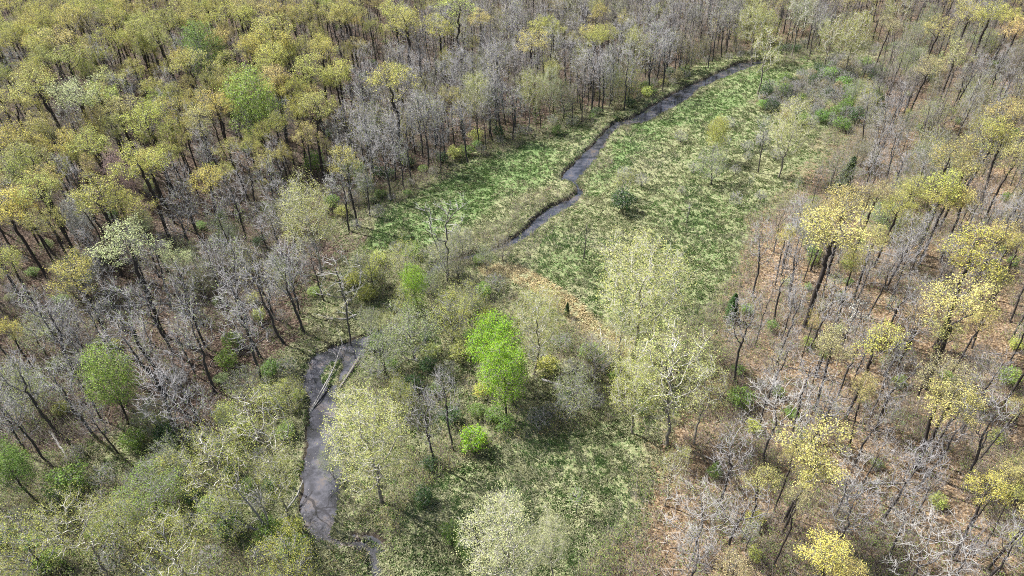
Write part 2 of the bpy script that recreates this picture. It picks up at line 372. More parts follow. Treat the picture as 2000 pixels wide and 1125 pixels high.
def ground_material():
    m, nt, out = nodes_of('valley_floor')
    tc = N(nt, 'ShaderNodeTexCoord'); P = tc.outputs['Object']
    at = N(nt, 'ShaderNodeAttribute', attribute_name='tone')
    sp = N(nt, 'ShaderNodeSeparateColor'); nt.links.new(at.outputs['Color'], sp.inputs[0])
    grass, green, warm = sp.outputs[0], sp.outputs[1], sp.outputs[2]; mud = at.outputs['Alpha']
    nf = noise(nt, P, 2.2, 6, 0.75); nm = noise(nt, P, 0.35, 4, 0.6); nl = noise(nt, P, 0.08, 3, 0.5)
    vo = N(nt, 'ShaderNodeTexVoronoi'); vo.inputs['Scale'].default_value = 4.2; nt.links.new(P, vo.inputs['Vector'])
    vs = N(nt, 'ShaderNodeSeparateColor'); nt.links.new(vo.outputs['Color'], vs.inputs[0])
    lf = math1(nt, 'ADD', math1(nt, 'MULTIPLY', nf, 0.72), math1(nt, 'MULTIPLY', vs.outputs[0], 0.28))
    cold = ramp(nt, lf, [(0.34, (0.020, 0.015, 0.012)), (0.48, (0.068, 0.047, 0.036)), (0.60, (0.140, 0.098, 0.074)), (0.72, (0.33, 0.255, 0.20))])
    hot = ramp(nt, lf, [(0.33, (0.060, 0.040, 0.026)), (0.46, (0.180, 0.120, 0.071)), (0.57, (0.31, 0.214, 0.126)), (0.70, (0.54, 0.43, 0.295))])
    lit = mixc(nt, warm, cold, hot)
    lit = mixc(nt, math1(nt, 'MULTIPLY', math1(nt, 'SUBTRACT', nm, 0.52, clamp=True), 2.2, clamp=True), lit, (0.085, 0.080, 0.045))
    st = N(nt, 'ShaderNodeMapping'); st.inputs['Rotation'].default_value = (0, 0, 0.5); st.inputs['Scale'].default_value = (0.8, 2.4, 1)
    nt.links.new(P, st.inputs['Vector'])
    gs = noise(nt, st.outputs[0], 1.4, 5, 0.7, 0.6)
    tan = ramp(nt, gs, [(0.28, (0.095, 0.100, 0.050)), (0.45, (0.225, 0.232, 0.120)), (0.60, (0.38, 0.375, 0.22)), (0.78, (0.57, 0.55, 0.39))])
    grn = ramp(nt, gs, [(0.28, (0.088, 0.145, 0.052)), (0.46, (0.140, 0.220, 0.078)), (0.62, (0.19, 0.285, 0.105)), (0.78, (0.35, 0.37, 0.21))])
    gk = math1(nt, 'MULTIPLY_ADD', math1(nt, 'ADD', green, math1(nt, 'MULTIPLY_ADD', gs, -0.9)), 2.6, clamp=True)
    nt.nodes[-2].inputs[2].default_value = 0.45
    gk2 = math1(nt, 'MULTIPLY', math1(nt, 'ADD', math1(nt, 'SUBTRACT', green, 0.42), math1(nt, 'MULTIPLY', math1(nt, 'SUBTRACT', noise(nt, P, 1.5, 5, 0.75), 0.5), 2.4)), 1.9, clamp=True)
    gr = mixc(nt, gk2, tan, grn)
    cov = math1(nt, 'MULTIPLY', math1(nt, 'ADD', math1(nt, 'SUBTRACT', grass, 0.5), math1(nt, 'MULTIPLY', math1(nt, 'SUBTRACT', noise(nt, P, 0.5, 5, 0.7), 0.5), 1.5)), 3.0, clamp=True)
    nt.nodes[-1].use_clamp = True
    cov = math1(nt, 'ADD', cov, 0.0, clamp=True)
    c = mixc(nt, cov, lit, gr)
    md = ramp(nt, nf, [(0.3, (0.035, 0.027, 0.022)), (0.55, (0.095, 0.075, 0.060)), (0.75, (0.22, 0.19, 0.165))])
    c = mixc(nt, mud, c, md)
    p = N(nt, 'ShaderNodeBsdfPrincipled'); p.inputs['Roughness'].default_value = 0.95; p.inputs['Specular IOR Level'].default_value = 0.1
    nt.links.new(c, p.inputs['Base Color'])
    bmp = N(nt, 'ShaderNodeBump'); bmp.inputs['Strength'].default_value = 0.9; bmp.inputs['Distance'].default_value = 0.35
    hsum = math1(nt, 'ADD', nf, math1(nt, 'MULTIPLY', gs, 0.8)); nt.links.new(hsum, bmp.inputs['Height'])
    nt.links.new(bmp.outputs[0], p.inputs['Normal']); nt.links.new(p.outputs[0], out.inputs[0]); return m

def water_material():
    m, nt, out = nodes_of('creek_water')
    tc = N(nt, 'ShaderNodeTexCoord'); P = tc.outputs['Object']
    p = N(nt, 'ShaderNodeBsdfPrincipled'); p.inputs['Roughness'].default_value = 0.03; p.inputs['IOR'].default_value = 1.7
    nl = noise(nt, P, 0.30, 6, 0.68)
    c = ramp(nt, nl, [(0.36, (0.012, 0.014, 0.017)), (0.46, (0.030, 0.032, 0.040)), (0.55, (0.068, 0.070, 0.086)), (0.66, (0.120, 0.098, 0.082))])
    nt.links.new(c, p.inputs['Base Color'])
    bmp = N(nt, 'ShaderNodeBump'); bmp.inputs['Strength'].default_value = 0.07; bmp.inputs['Distance'].default_value = 0.05
    nt.links.new(noise(nt, P, 2.0, 3, 0.6), bmp.inputs['Height']); nt.links.new(bmp.outputs[0], p.inputs['Normal'])
    nt.links.new(p.outputs[0], out.inputs[0]); return m

# ------------------------------------------------------------------ ground and water
def link(o): COL.objects.link(o); return o
def structure(name, me):
    o = link(bpy.data.objects.new(name, me)); o['kind'] = 'structure'; return o

def build_ground():
    ys = [-3000.0, -800.0, -200.0, -40.0, 0.0, 16.0]; y = 26.0
    while y < 470: ys.append(y); y += max(0.24, 0.0042 * math.hypot(y, 55) * 1.0)
    ys += [520, 640, 900, 1500, 3000, 6000]
    ys = np.array(ys); s = np.concatenate([[-9, -3, -1.6], np.linspace(-1.1, 1.1, 620), [1.6, 3, 9]])
    half = 1.0 * np.clip(np.hypot(ys, 78) * 0.80, 62, None)
    X = half[:, None] * s[None]; Y = np.repeat(ys[:, None], len(s), 1)
    Z = height(X, Y)
    x, yy = X.ravel(), Y.ravel()
    g, gr, w, sw, u, v = zones(x, yy)
    near = (np.abs(x) < 130) & (yy < 330)
    mud = np.zeros(x.shape)
    sd = np.maximum(poly_sd(x[near], yy[near], CREEK_POLY), poly_sd(x[near], yy[near], DITCH_POLY))
    isl = poly_sd(x[near], yy[near], ISLAND)
    mud[near] = sstep(-0.75, -0.1, sd + 1.7 * (fbm(x[near], yy[near], 2.6, 3, 0.65) - 0.5)) * (1 - sstep(-0.6, 0.1, isl))
    T = np.stack([g, gr, w, mud], 1)
    n = len(s); i = np.arange(len(ys) - 1)[:, None] * n + np.arange(n - 1)[None]
    F = np.stack([i, i + 1, i + n + 1, i + n], -1).reshape(-1, 4)
    me = make_mesh('ground', [(np.stack([x, yy, Z.ravel()], 1), F, 0, T)], [ground_material()])
    me.polygons.foreach_set('use_smooth', np.ones(len(me.polygons), bool))
    structure('ground', me)

def ribbon(L, R, z, name, mat, grow=0.9):
    c = 0.5 * (L + R); d = (R - L); n = np.linalg.norm(d, axis=1, keepdims=True) + 1e-6
    A = L - d / n * grow; B = R + d / n * grow; A[:, 2] = z; B[:, 2] = z
    V = np.stack([A, B], 1).reshape(-1, 3); k = np.arange(len(L) - 1) * 2
    F = np.stack([k, k + 1, k + 3, k + 2], 1)
    return structure(name, make_mesh(name, [(V, F, 0, np.zeros(len(V)))], [mat]))

build_ground()
WATER = water_material()
ribbon(CL, CR, WATER_Z, 'creek_water', WATER)

# ------------------------------------------------------------------ growing a tree
def colonize(rng, trunk, attr, D, dk, maxit=120, up=0.08):
    pos = [np.array(p, float) for p in trunk]; par = [-1] + list(range(len(trunk) - 1))
    A = np.asarray(attr, float); P = np.array(pos)
    d2 = ((A[:, None] - P[None]) ** 2).sum(-1); near = d2.argmin(1); nd = d2.min(1)
    alive = np.ones(len(A), bool)
    for _ in range(maxit):
        if not alive.any(): break
        idx = np.where(alive)[0]
        dirs = {}
        v = A[idx] - P[near[idx]]; v /= np.linalg.norm(v, axis=1, keepdims=True) + 1e-9
        uniq, inv = np.unique(near[idx], return_inverse=True)
        acc = np.zeros((len(uniq), 3)); np.add.at(acc, inv, v)
        acc /= np.linalg.norm(acc, axis=1, keepdims=True) + 1e-9
        acc += rng.normal(0, 0.22, acc.shape); acc[:, 2] += up
        acc /= np.linalg.norm(acc, axis=1, keepdims=True) + 1e-9
        new = P[uniq] + acc * D
        base = len(P); P = np.vstack([P, new]); par.extend(uniq.tolist())
        nd2 = ((A[idx][:, None] - new[None]) ** 2).sum(-1)
        j = nd2.argmin(1); m = nd2[np.arange(len(idx)), j]; better = m < nd[idx]
        near[idx[better]] = base + j[better]; nd[idx[better]] = m[better]
        stuck = ~better & (rng.rand(len(idx)) < 0.25)
        alive[idx[stuck]] = False
        alive[nd < dk * dk] = False
        if len(P) > 2600: break
    return P, np.array(par)

def radii(P, par, tip, expo=2.2, rmax=None):
    n = len(P); acc = np.zeros(n); main = np.full(n, -1); best = np.zeros(n); r = np.zeros(n)
    for i in range(n - 1, -1, -1):
        r[i] = tip if acc[i] == 0 else acc[i] ** (1 / expo)
        p = par[i]
        if p >= 0:
            acc[p] += r[i] ** expo
            if r[i] > best[p]: best[p] = r[i]; main[p] = i
    return r, main

def wood(P, par, r, main, thick):
    """trunk and limbs as one set of tubes, thin branches as another"""
    n = len(P); k = np.arange(n)[par >= 0]; p = par[k]
    d = np.zeros((n, 3)); d[k] = P[k] - P[p]; d[0] = (0, 0, 1)
    d /= np.linalg.norm(d, axis=1, keepdims=True) + 1e-9
    D = d.copy(); has = main >= 0; D[has] += d[main[has]]; D /= np.linalg.norm(D, axis=1, keepdims=True) + 1e-9
    ismain = main[p] == k
    r0 = np.where(ismain, r[p], np.minimum(r[p], r[k] * 1.15)); D0 = np.where(ismain[:, None], D[p], d[k])
    big = r[k] > thick
    a = tubes(P[p[big]], P[k[big]], D0[big], D[k[big]], r0[big], r[k[big]], 6)
    b = tubes(P[p[~big]], P[k[~big]], D0[~big], D[k[~big]], r0[~big], r[k[~big]], 3)
    return a, b, (np.repeat(r[k[big]], 12), np.repeat(r[k[~big]], 6))

def trunk_line(rng, h, lean, wig, step=0.6):
    n = max(3, int(h / step)); t = np.linspace(0, 1, n)
    w = np.cumsum(rng.normal(0, wig, (n, 2)), 0) * (t[:, None] > 0.1)
    return np.stack([lean[0] * t * h + w[:, 0], lean[1] * t * h + w[:, 1], t * h - 0.25 * (t == 0)], 1)

def lobes(rng, c, R, n, lr, per, low=-0.25, shell=(0.5, 0.95)):
    out = []
    for _ in range(n):
        while True:
            d = rng.normal(size=3); d /= np.linalg.norm(d)
            if d[2] > low: break
        q = c + d * R * rng.uniform(*shell)
        k = rng.normal(size=(per, 3)); k *= (rng.rand(per, 1) ** 0.33) / np.linalg.norm(k, axis=1, keepdims=True)
        out.append(q + k * lr * rng.uniform(0.75, 1.25))
    return np.concatenate(out)

def ball(rng, c, R, n, low=-1.0):
    k = rng.normal(size=(n * 2, 3)); k *= (rng.rand(n * 2, 1) ** 0.4) / np.linalg.norm(k, axis=1, keepdims=True)
    k = k[k[:, 2] > low][:n]
    return c + k * R

def twigs(rng, P, d, n_per, length, r, up=0.25):
    k = np.repeat(np.arange(len(P)), n_per)
    v = rng.normal(size=(len(k), 3)) * 0.75 + d[k] * 0.8; v[:, 2] += up
    v /= np.linalg.norm(v, axis=1, keepdims=True)
    L = length * rng.uniform(0.5, 1.3, (len(k), 1))
    return P[k], P[k] + v * L, np.full(len(k), r)

def grow(seed, H, base, attr_fn, D=0.5, dk=0.6, tip=0.016, expo=2.2, lean=0.03, wig=0.03, thick=0.06,
         n_twig=2, twig_len=0.7, twig_r=0.014, n_leaf=0, leaf=0.2, spread=0.25, flat=0.3, leaf_frac=1.0, bark=None, leafmat=None, up=0.08, twig_tone=1.0, scale_r=1.0):
    rng = np.random.RandomState(seed)
    ln = rng.normal(0, lean, 2)
    tr = trunk_line(rng, base * H, ln, wig)
    at = attr_fn(rng, np.array([tr[-1, 0], tr[-1, 1], 0.0]))
    P, par = colonize(rng, tr, at, D, dk, up=up)
    r, main = radii(P, par, tip, expo); r = r * (1 + (scale_r - 1) * sstep(0.05, 0.14, r))
    flare = 1 + 0.5 * np.exp(-np.clip(P[:, 2], 0, None) / 0.5) * (r > 0.1); r = r * flare
    A, B, (ra, rb) = wood(P, par, r, main, thick)
    ta = np.clip(0.05 + 0.75 * (1 - ra / (ra.max() * 0.5)), 0.0, 0.85); tb = np.full(len(rb), 0.8)  # thick wood painted dark as if shaded, thin limbs pale as if sunlit
    fine = np.where((r < thick * 0.75) & (P[:, 2] > base * H * 0.8))[0]
    d = np.zeros_like(P); d[1:] = P[1:] - P[par[1:]]; d /= np.linalg.norm(d, axis=1, keepdims=True) + 1e-9
    t0, t1, tr_ = twigs(rng, P[fine], d[fine], n_twig, twig_len, twig_r)
    t2, t3, tr2 = twigs(rng, 0.5 * (t0 + t1), (t1 - t0), 1, twig_len * 0.6, twig_r * 0.8)
    sv, sf = spikes(np.vstack([t0, t2]), np.vstack([t1, t3]), np.concatenate([tr_, tr2]))
    parts = [(B[0], B[1], 1, tb), (sv, sf, 1, np.full(len(sv), twig_tone))]
    if n_leaf:
        src = np.vstack([t1, P[fine]]); src = src[rng.rand(len(src)) < leaf_frac]
        C = np.repeat(src, n_leaf, 0); tone = np.repeat(rng.rand(len(src)), n_leaf)
        C = C + rng.normal(0, spread, C.shape) * np.array([1, 1, 0.8])
        lv, lf = leaves(C, leaf * rng.uniform(0.6, 1.3, len(C)), rng, flat)
        parts.insert(0, (lv, lf, 0, np.repeat(tone, 4)))
    allv = np.vstack([p[0] for p in parts])
    lo, hi = np.percentile(allv, 2, 0), np.percentile(allv, 98, 0)
    W = 0.5 * ((hi - lo)[0] + (hi - lo)[1]); cx, cy = 0.5 * (hi + lo)[:2]
    return {'trunk': (A[0], A[1], 0, ta), 'crown': parts, 'W': W, 'hc': 0.5 * (lo[2] + hi[2]), 'c': (cx, cy), 'H': hi[2], 'bark': bark, 'leaf': leafmat, 'zmix': 0.5, 'znom': 1.0}

def finish(m, name):
    m['trunk_me'] = make_mesh(name + '_trunk', [m['trunk']], [m['bark']])
    m['crown_me'] = make_mesh(name + '_crown', m['crown'], [m['leaf'], m['bark']])
    return m

MODELS = {}
def variants(kind, n, fn):
    MODELS[kind] = [finish(fn(k), kind) for k in range(n)]

def oak(k):
    rng = np.random.RandomState(100 + k); H = 19.0 + rng.uniform(-1, 1); rx = rng.uniform(2.6, 3.2)
    fn = lambda r, b: np.vstack([lobes(r, b + [0, 0, H * 0.75], np.array([rx, rx * r.uniform(.85, 1.1), 3.2]), 15 + k % 3 * 4, 0.95, 26, -0.3 + 0.1 * (k % 3), (0.5, 1.1)), ball(r, b + [0, 0, H * 0.72], np.array([1.6, 1.6, 2.6]), 40)])
    return grow(200 + k, H, 0.50, fn, D=0.45, dk=0.5, tip=0.020, lean=0.03, thick=0.06, n_twig=2, twig_len=0.5, twig_r=0.014, twig_tone=0.5, n_leaf=9, leaf=0.078, spread=0.22, flat=0.4, leaf_frac=0.62, scale_r=1.5, bark=M_BARK, leafmat=M_LEAF)
variants('oak', 8, oak)

def bare(k):
    rng = np.random.RandomState(300 + k); H = 16.5 + rng.uniform(-1.5, 2); rx = rng.uniform(2.3, 3.4)
    fn = lambda r, b: np.vstack([ball(r, b + [0, 0, H * 0.66], np.array([rx, rx, H * 0.34]), 120, -0.8), lobes(r, b + [0, 0, H * 0.70], np.array([rx, rx, H * 0.30]), 10 + k % 4, 0.8, 9, -0.2, (0.5, 1.1))])
    return grow(330 + k, H, (0.28, 0.42, 0.34)[k % 3], fn, D=0.5, dk=0.6, tip=0.028, expo=2.35, lean=0.07, wig=0.06, thick=0.045, n_twig=3, twig_len=1.3, twig_r=0.021, n_leaf=(2 if k >= 5 else 0), leaf=0.10, spread=0.2, leaf_frac=0.35, twig_tone=0.85, scale_r=1.35, bark=M_GREY, leafmat=M_FINE, up=0.22)
variants('bare', 12, bare)

def syc(k):
    rng = np.random.RandomState(500 + k); H = 20.0 + rng.uniform(-1, 1); rx = rng.uniform(4.2, 4.8)
    fn = lambda r, b: np.vstack([ball(r, b + [0, 0, H * 0.60], np.array([rx, rx, H * 0.36]), 380, -0.9), lobes(r, b + [0, 0, H * 0.64], np.array([rx, rx, H * 0.34]), 22, 0.9, 14, -0.5, (0.5, 1.1))])
    return grow(530 + k, H, 0.22, fn, D=0.55, dk=0.6, tip=0.021, lean=0.05, wig=0.07, thick=0.06, n_twig=3, twig_len=0.9, twig_r=0.015, n_leaf=8, leaf=0.070, spread=0.26, flat=0.35, leaf_frac=0.85, bark=M_WHITE, leafmat=M_FINE, up=0.18, twig_tone=0.5)
variants('syc', 4, syc)

def wsyc(k):      # the open, white-limbed kind
    rng = np.random.RandomState(600 + k); H = 19.0 + rng.uniform(-1, 1); rx = rng.uniform(3.8, 4.6)
    fn = lambda r, b: np.vstack([ball(r, b + [0, 0, H * 0.62], np.array([rx, rx, H * 0.36]), 150, -0.8), lobes(r, b + [0, 0, H * 0.66], np.array([rx, rx, H * 0.32]), 16, 0.7, 9, -0.4)])
    return grow(630 + k, H, 0.28, fn, D=0.6, dk=0.65, tip=0.030, expo=2.45, lean=0.08, wig=0.10, thick=0.06, n_twig=4, twig_len=0.9, twig_r=0.013, n_leaf=8, leaf=0.070, spread=0.28, flat=0.3, leaf_frac=0.7, bark=M_WHITE, leafmat=M_FINE, up=0.18, twig_tone=0.4)
variants('wsyc', 4, wsyc)

def maple(k):
    rng = np.random.RandomState(700 + k); H = 14.0; rx = 3.3
    fn = lambda r, b: np.vstack([ball(r, b + [0, 0, H * 0.6], np.array([rx, rx, H * 0.36]), 450, -0.9), lobes(r, b + [0, 0, H * 0.62], np.array([rx, rx, H * 0.34]), 20, 1.0, 14, -0.6)])
    return grow(730 + k, H, 0.25, fn, D=0.5, dk=0.6, tip=0.017, lean=0.03, n_twig=3, twig_len=0.6, twig_r=0.014, n_leaf=9, leaf=0.085, spread=0.25, flat=0.4, leaf_frac=0.8, bark=M_BARK, leafmat=M_LEAF, up=0.1)
variants('maple', 3, maple)

def budding(k):   # floodplain box elders and willows: many stems, small pale leaves
    rng = np.random.RandomState(800 + k); H = 9.5 + rng.uniform(-1, 1); rx = rng.uniform(3.2, 3.9)
    fn = lambda r, b: np.vstack([ball(r, b + [0, 0, H * 0.52], np.array([rx, rx, H * 0.46]), 300, -0.8), lobes(r, b + [0, 0, H * 0.6], np.array([rx, rx, H * 0.42]), 16, 0.8, 12, -0.4, (0.5, 1.15))])
    return grow(830 + k, H, 0.10, fn, D=0.5, dk=0.58, tip=0.019, lean=0.05, wig=0.08, n_twig=3, twig_len=0.8, twig_r=0.014, n_leaf=(4 if k % 3 == 2 else 6), leaf=0.078, spread=0.28, flat=0.3, leaf_frac=0.62, bark=M_GREY, leafmat=M_FINE, up=0.15, twig_tone=0.6)
variants('budding', 6, budding)

def bush(k):      # leafy shrub
    rng = np.random.RandomState(900 + k); H = 3.2; rx = 1.6
    fn = lambda r, b: np.vstack([ball(r, b + [0, 0, H * 0.55], np.array([rx, rx * r.uniform(.8, 1.1), H * 0.45]), 170, -0.9), lobes(r, b + [0, 0, H * 0.6], np.array([rx, rx, H * 0.4]), 9, 0.5, 10, -0.3)])
    return grow(930 + k, H, 0.08, fn, D=0.3, dk=0.34, tip=0.012, thick=0.028, n_twig=3, twig_len=0.4, twig_r=0.011, n_leaf=4, leaf=0.10, spread=0.16, flat=0.4, leaf_frac=0.9, bark=M_GREY, leafmat=M_LEAF, up=0.15)
variants('bush', 4, bush)

def brush(k):     # leafless or hardly budding shrub
    rng = np.random.RandomState(1000 + k); H = 3.4; rx = 1.7
    fn = lambda r, b: ball(r, b + [0, 0, H * 0.55], np.array([rx, rx, H * 0.48]), 230, -0.9)
    return grow(1030 + k, H, 0.06, fn, D=0.32, dk=0.36, tip=0.014, thick=0.028, n_twig=4, twig_len=0.5, twig_r=0.012, n_leaf=1, leaf=0.08, spread=0.16, leaf_frac=0.35, bark=M_GREY, leafmat=M_FINE, up=0.15, twig_tone=0.75)
variants('brush', 4, brush)

def sap(k):       # thin forest sapling
    rng = np.random.RandomState(1100 + k); H = 6.0; rx = 1.15
    fn = lambda r, b: ball(r, b + [0, 0, H * 0.66], np.array([rx, rx, H * 0.34]), 90, -0.9)
    return grow(1130 + k, H, 0.35, fn, D=0.35, dk=0.4, tip=0.015, thick=0.03, lean=0.06, wig=0.05, n_twig=3, twig_len=0.5, twig_r=0.013, n_leaf=(2 if k >= 3 else 1), leaf=0.09, spread=0.16, leaf_frac=(0.8 if k >= 3 else 0.12), bark=M_GREY, leafmat=M_FINE, up=0.15)
variants('sap', 6, sap)

def snag(k):      # dead standing tree, no leaves, few white limbs
    rng = np.random.RandomState(1200 + k); H = 13.0; rx = 3.0
    fn = lambda r, b: ball(r, b + [0, 0, H * 0.64], np.array([rx, rx * .8, H * 0.36]), 85, -0.9)
    return grow(1230 + k, H, 0.22, fn, D=0.6, dk=0.7, tip=0.026, expo=2.5, lean=0.10, wig=0.09, thick=0.04, n_twig=2, twig_len=0.9, twig_r=0.018, n_leaf=0, bark=M_DEAD, leafmat=M_FINE, up=0.30)
variants('snag', 3, snag)

def spread_bare(k):   # broad, pale, leafless crown with crooked limbs
    rng = np.random.RandomState(1300 + k); H = 13.5; rx = rng.uniform(4.2, 4.8)
    fn = lambda r, b: np.vstack([ball(r, b + [0, 0, H * 0.66], np.array([rx, rx, H * 0.32]), 210, -0.6)])
    return grow(1330 + k, H, 0.34, fn, D=0.5, dk=0.6, tip=0.022, expo=2.35, lean=0.05, wig=0.08, thick=0.045, n_twig=3, twig_len=1.0, twig_r=0.016, n_leaf=0, bark=M_DEAD, leafmat=M_FINE, up=0.06)
variants('spread', 4, spread_bare)

def cedar(k):
    rng = np.random.RandomState(1400 + k); H = 5.0; rad = 1.25
    t = rng.rand(1500) ** 0.7; ang = rng.rand(1500) * 6.283; z = 0.35 + t * (H - 0.35)
    lump = 0.75 + 0.35 * np.sin(ang * 3 + z * 2.1 + k) * np.sin(z * 2.7)
    rr = rad * (1 - t) ** 0.75 * lump * (0.35 + 0.65 * rng.rand(1500) ** 0.4) + 0.04
    C = np.stack([rr * np.cos(ang), rr * np.sin(ang), z - 0.1 * rr], 1); C = np.repeat(C, 3, 0) + rng.normal(0, 0.07, (4500, 3))
    lv, lf = leaves(C, 0.09 * rng.uniform(.6, 1.4, len(C)), rng, 0.4, 0.45)
    tr = trunk_line(rng, H * 0.9, (0, 0), 0.01, 0.4); d = np.repeat([[0, 0, 1.0]], len(tr) - 1, 0)
    r = np.linspace(0.11, 0.02, len(tr)); tv, tf = tubes(tr[:-1], tr[1:], d, d, r[:-1], r[1:], 6)
    p0 = C[::60] * np.array([0.05, 0.05, 1]); bv, bf = spikes(p0, C[::60], np.full(len(p0), 0.02))
    return {'trunk': (tv, tf, 0, np.full(len(tv), 0.3)), 'crown': [(lv, lf, 0, np.repeat(np.repeat(rng.rand(1500), 3), 4)), (bv, bf, 1, np.full(len(bv), .3))], 'W': 2.2, 'hc': H * 0.5, 'c': (0, 0), 'H': H, 'bark': M_BARK, 'leaf': M_NEEDLE, 'zmix': 0.7, 'znom': 1.0}
variants('cedar', 3, cedar)
for k_, zm in (('bush', 0.9), ('brush', 0.85), ('maple', 0.75), ('budding', 0.7), ('sap', 0.4), ('syc', 0.6), ('wsyc', 0.6), ('snag', 0.7), ('spread', 0.65)):
    for m_ in MODELS[k_]: m_['zmix'] = zm
for k_ in ('bush', 'brush'):
    for m_ in MODELS[k_]: m_['znom'] = 0.8

# ------------------------------------------------------------------ things
THINGS = []   # dicts: obj, kind name, u, v, landmark phrase or None, look
SPOTS = []    # x, y of stems
CROWNS = []   # u, v, w, depth of hero crowns
NAMES = {'oak': ('oak_tree', 'oak tree'), 'bare': ('bare_tree', 'bare tree'), 'syc': ('sycamore_tree', 'sycamore tree'), 'wsyc': ('sycamore_tree', 'sycamore tree'), 'maple': ('green_tree', 'tree'),
         'budding': ('budding_tree', 'budding tree'), 'bush': ('shrub', 'shrub'), 'brush': ('bare_shrub', 'bare shrub'), 'sap': ('sapling', 'sapling'), 'snag': ('dead_tree', 'dead tree'), 'spread': ('bare_tree', 'bare tree'), 'cedar': ('cedar_tree', 'cedar tree')}
GROUPS = {'oak_tree': 'oaks leafing out in the woods', 'bare_tree': 'leafless grey trees of the woods', 'sycamore_tree': 'pale sycamores of the creek bottom', 'green_tree': 'fresh green trees', 'budding_tree': 'budding trees of the floodplain',
          'shrub': 'leafy shrubs of the undergrowth', 'bare_shrub': 'twiggy grey shrubs', 'sapling': 'thin saplings', 'dead_tree': 'dead standing trees', 'cedar_tree': 'small dark cedars'}

def plant(kind, x, y, s, sz, tint, look, label=None, landmark=None, rot=None, var=None, lean=0.04, name=None, cat=None):
    m = MODELS[kind][(var if var is not None else rs.randint(len(MODELS[kind]))) % len(MODELS[kind])]
    nm, ct = NAMES[kind]; nm = name or nm
    e = link(bpy.data.objects.new(nm, None)); e.empty_display_size = 0.5
    rot = rs.rand() * 6.283 if rot is None else rot
    c, sn = math.cos(rot), math.sin(rot)
    ox, oy = (m['c'][0] * c - m['c'][1] * sn) * s, (m['c'][0] * sn + m['c'][1] * c) * s
    bx, by = x - ox, y - oy
    bz = float(height(np.array([bx]), np.array([by]))[0])
    e.location = (bx, by, bz - 0.05); e.rotation_euler = (rs.normal(0, lean), rs.normal(0, lean), rot); e.scale = (s, s, sz)
    for part in ('trunk', 'crown'):
        o = link(bpy.data.objects.new(part, m[part + '_me'])); o.parent = e
        if part == 'crown': o.color = (*tint, 1)
    e['category'] = cat or ct; e['group'] = GROUPS.get(nm, nm)
    u, v, dep = project(np.array([x, y, bz + m['hc'] * sz]))
    t = {'o': e, 'nm': nm, 'u': float(u), 'v': float(v), 'dep': float(dep), 'label': label, 'mark': landmark, 'look': look, 'w': m['W'] * s * FPX / float(dep), 'sz': sz, 'kind': kind}
    THINGS.append(t); SPOTS.append((bx, by)); CROWNS.append((float(u), float(v), t['w'], float(dep)))
    return t

def by_crown(kind, u, v, w, tint, look, label=None, landmark=None, var=None, zfix=None, **kw):
    var = rs.randint(len(MODELS[kind])) if var is None else var
    m = MODELS[kind][var % len(MODELS[kind])]
    x, y, s, sz = place(u, v, w, m, zfix)
    return plant(kind, x, y, s, sz, tint, look, label, landmark, var=var, **kw)

TINT = {'gold': (0.54, 0.495, 0.130), 'olive': (0.49, 0.465, 0.135), 'yellow': (0.56, 0.49, 0.18), 'lime': (0.45, 0.45, 0.10), 'cream': (0.54, 0.56, 0.28), 'buff': (0.46, 0.41, 0.20),
        'green': (0.20, 0.29, 0.055), 'vivid': (0.285, 0.43, 0.030), 'fresh': (0.31, 0.40, 0.075), 'pale': (0.55, 0.55, 0.19), 'palegreen': (0.47, 0.475, 0.125), 'sage': (0.35, 0.385, 0.155), 'dark': (0.055, 0.105, 0.028), 'cedar': (0.040, 0.075, 0.022), 'pink': (0.52, 0.36, 0.35), 'white': (0.80, 0.80, 0.74), 'tan': (0.34, 0.28, 0.16)}
LOOK = {'gold': 'gold-leafed', 'olive': 'olive-gold', 'yellow': 'bright yellow', 'lime': 'yellow-green', 'cream': 'cream-leafed', 'buff': 'buff-leafed', 'green': 'mid-green', 'vivid': 'vivid green', 'fresh': 'fresh green', 'pale': 'pale lime', 'palegreen': 'pale green', 'sage': 'grey-green', 'dark': 'dark green', 'cedar': 'dark', 'pink': 'pink', 'white': 'white', 'tan': 'tan'}
def jit(c, a=0.13):
    c = np.array(TINT[c]); return tuple(np.clip(c * (1 + rs.normal(0, a)) * (1 + rs.normal(0, a * 0.35, 3)), 0.01, 0.9))

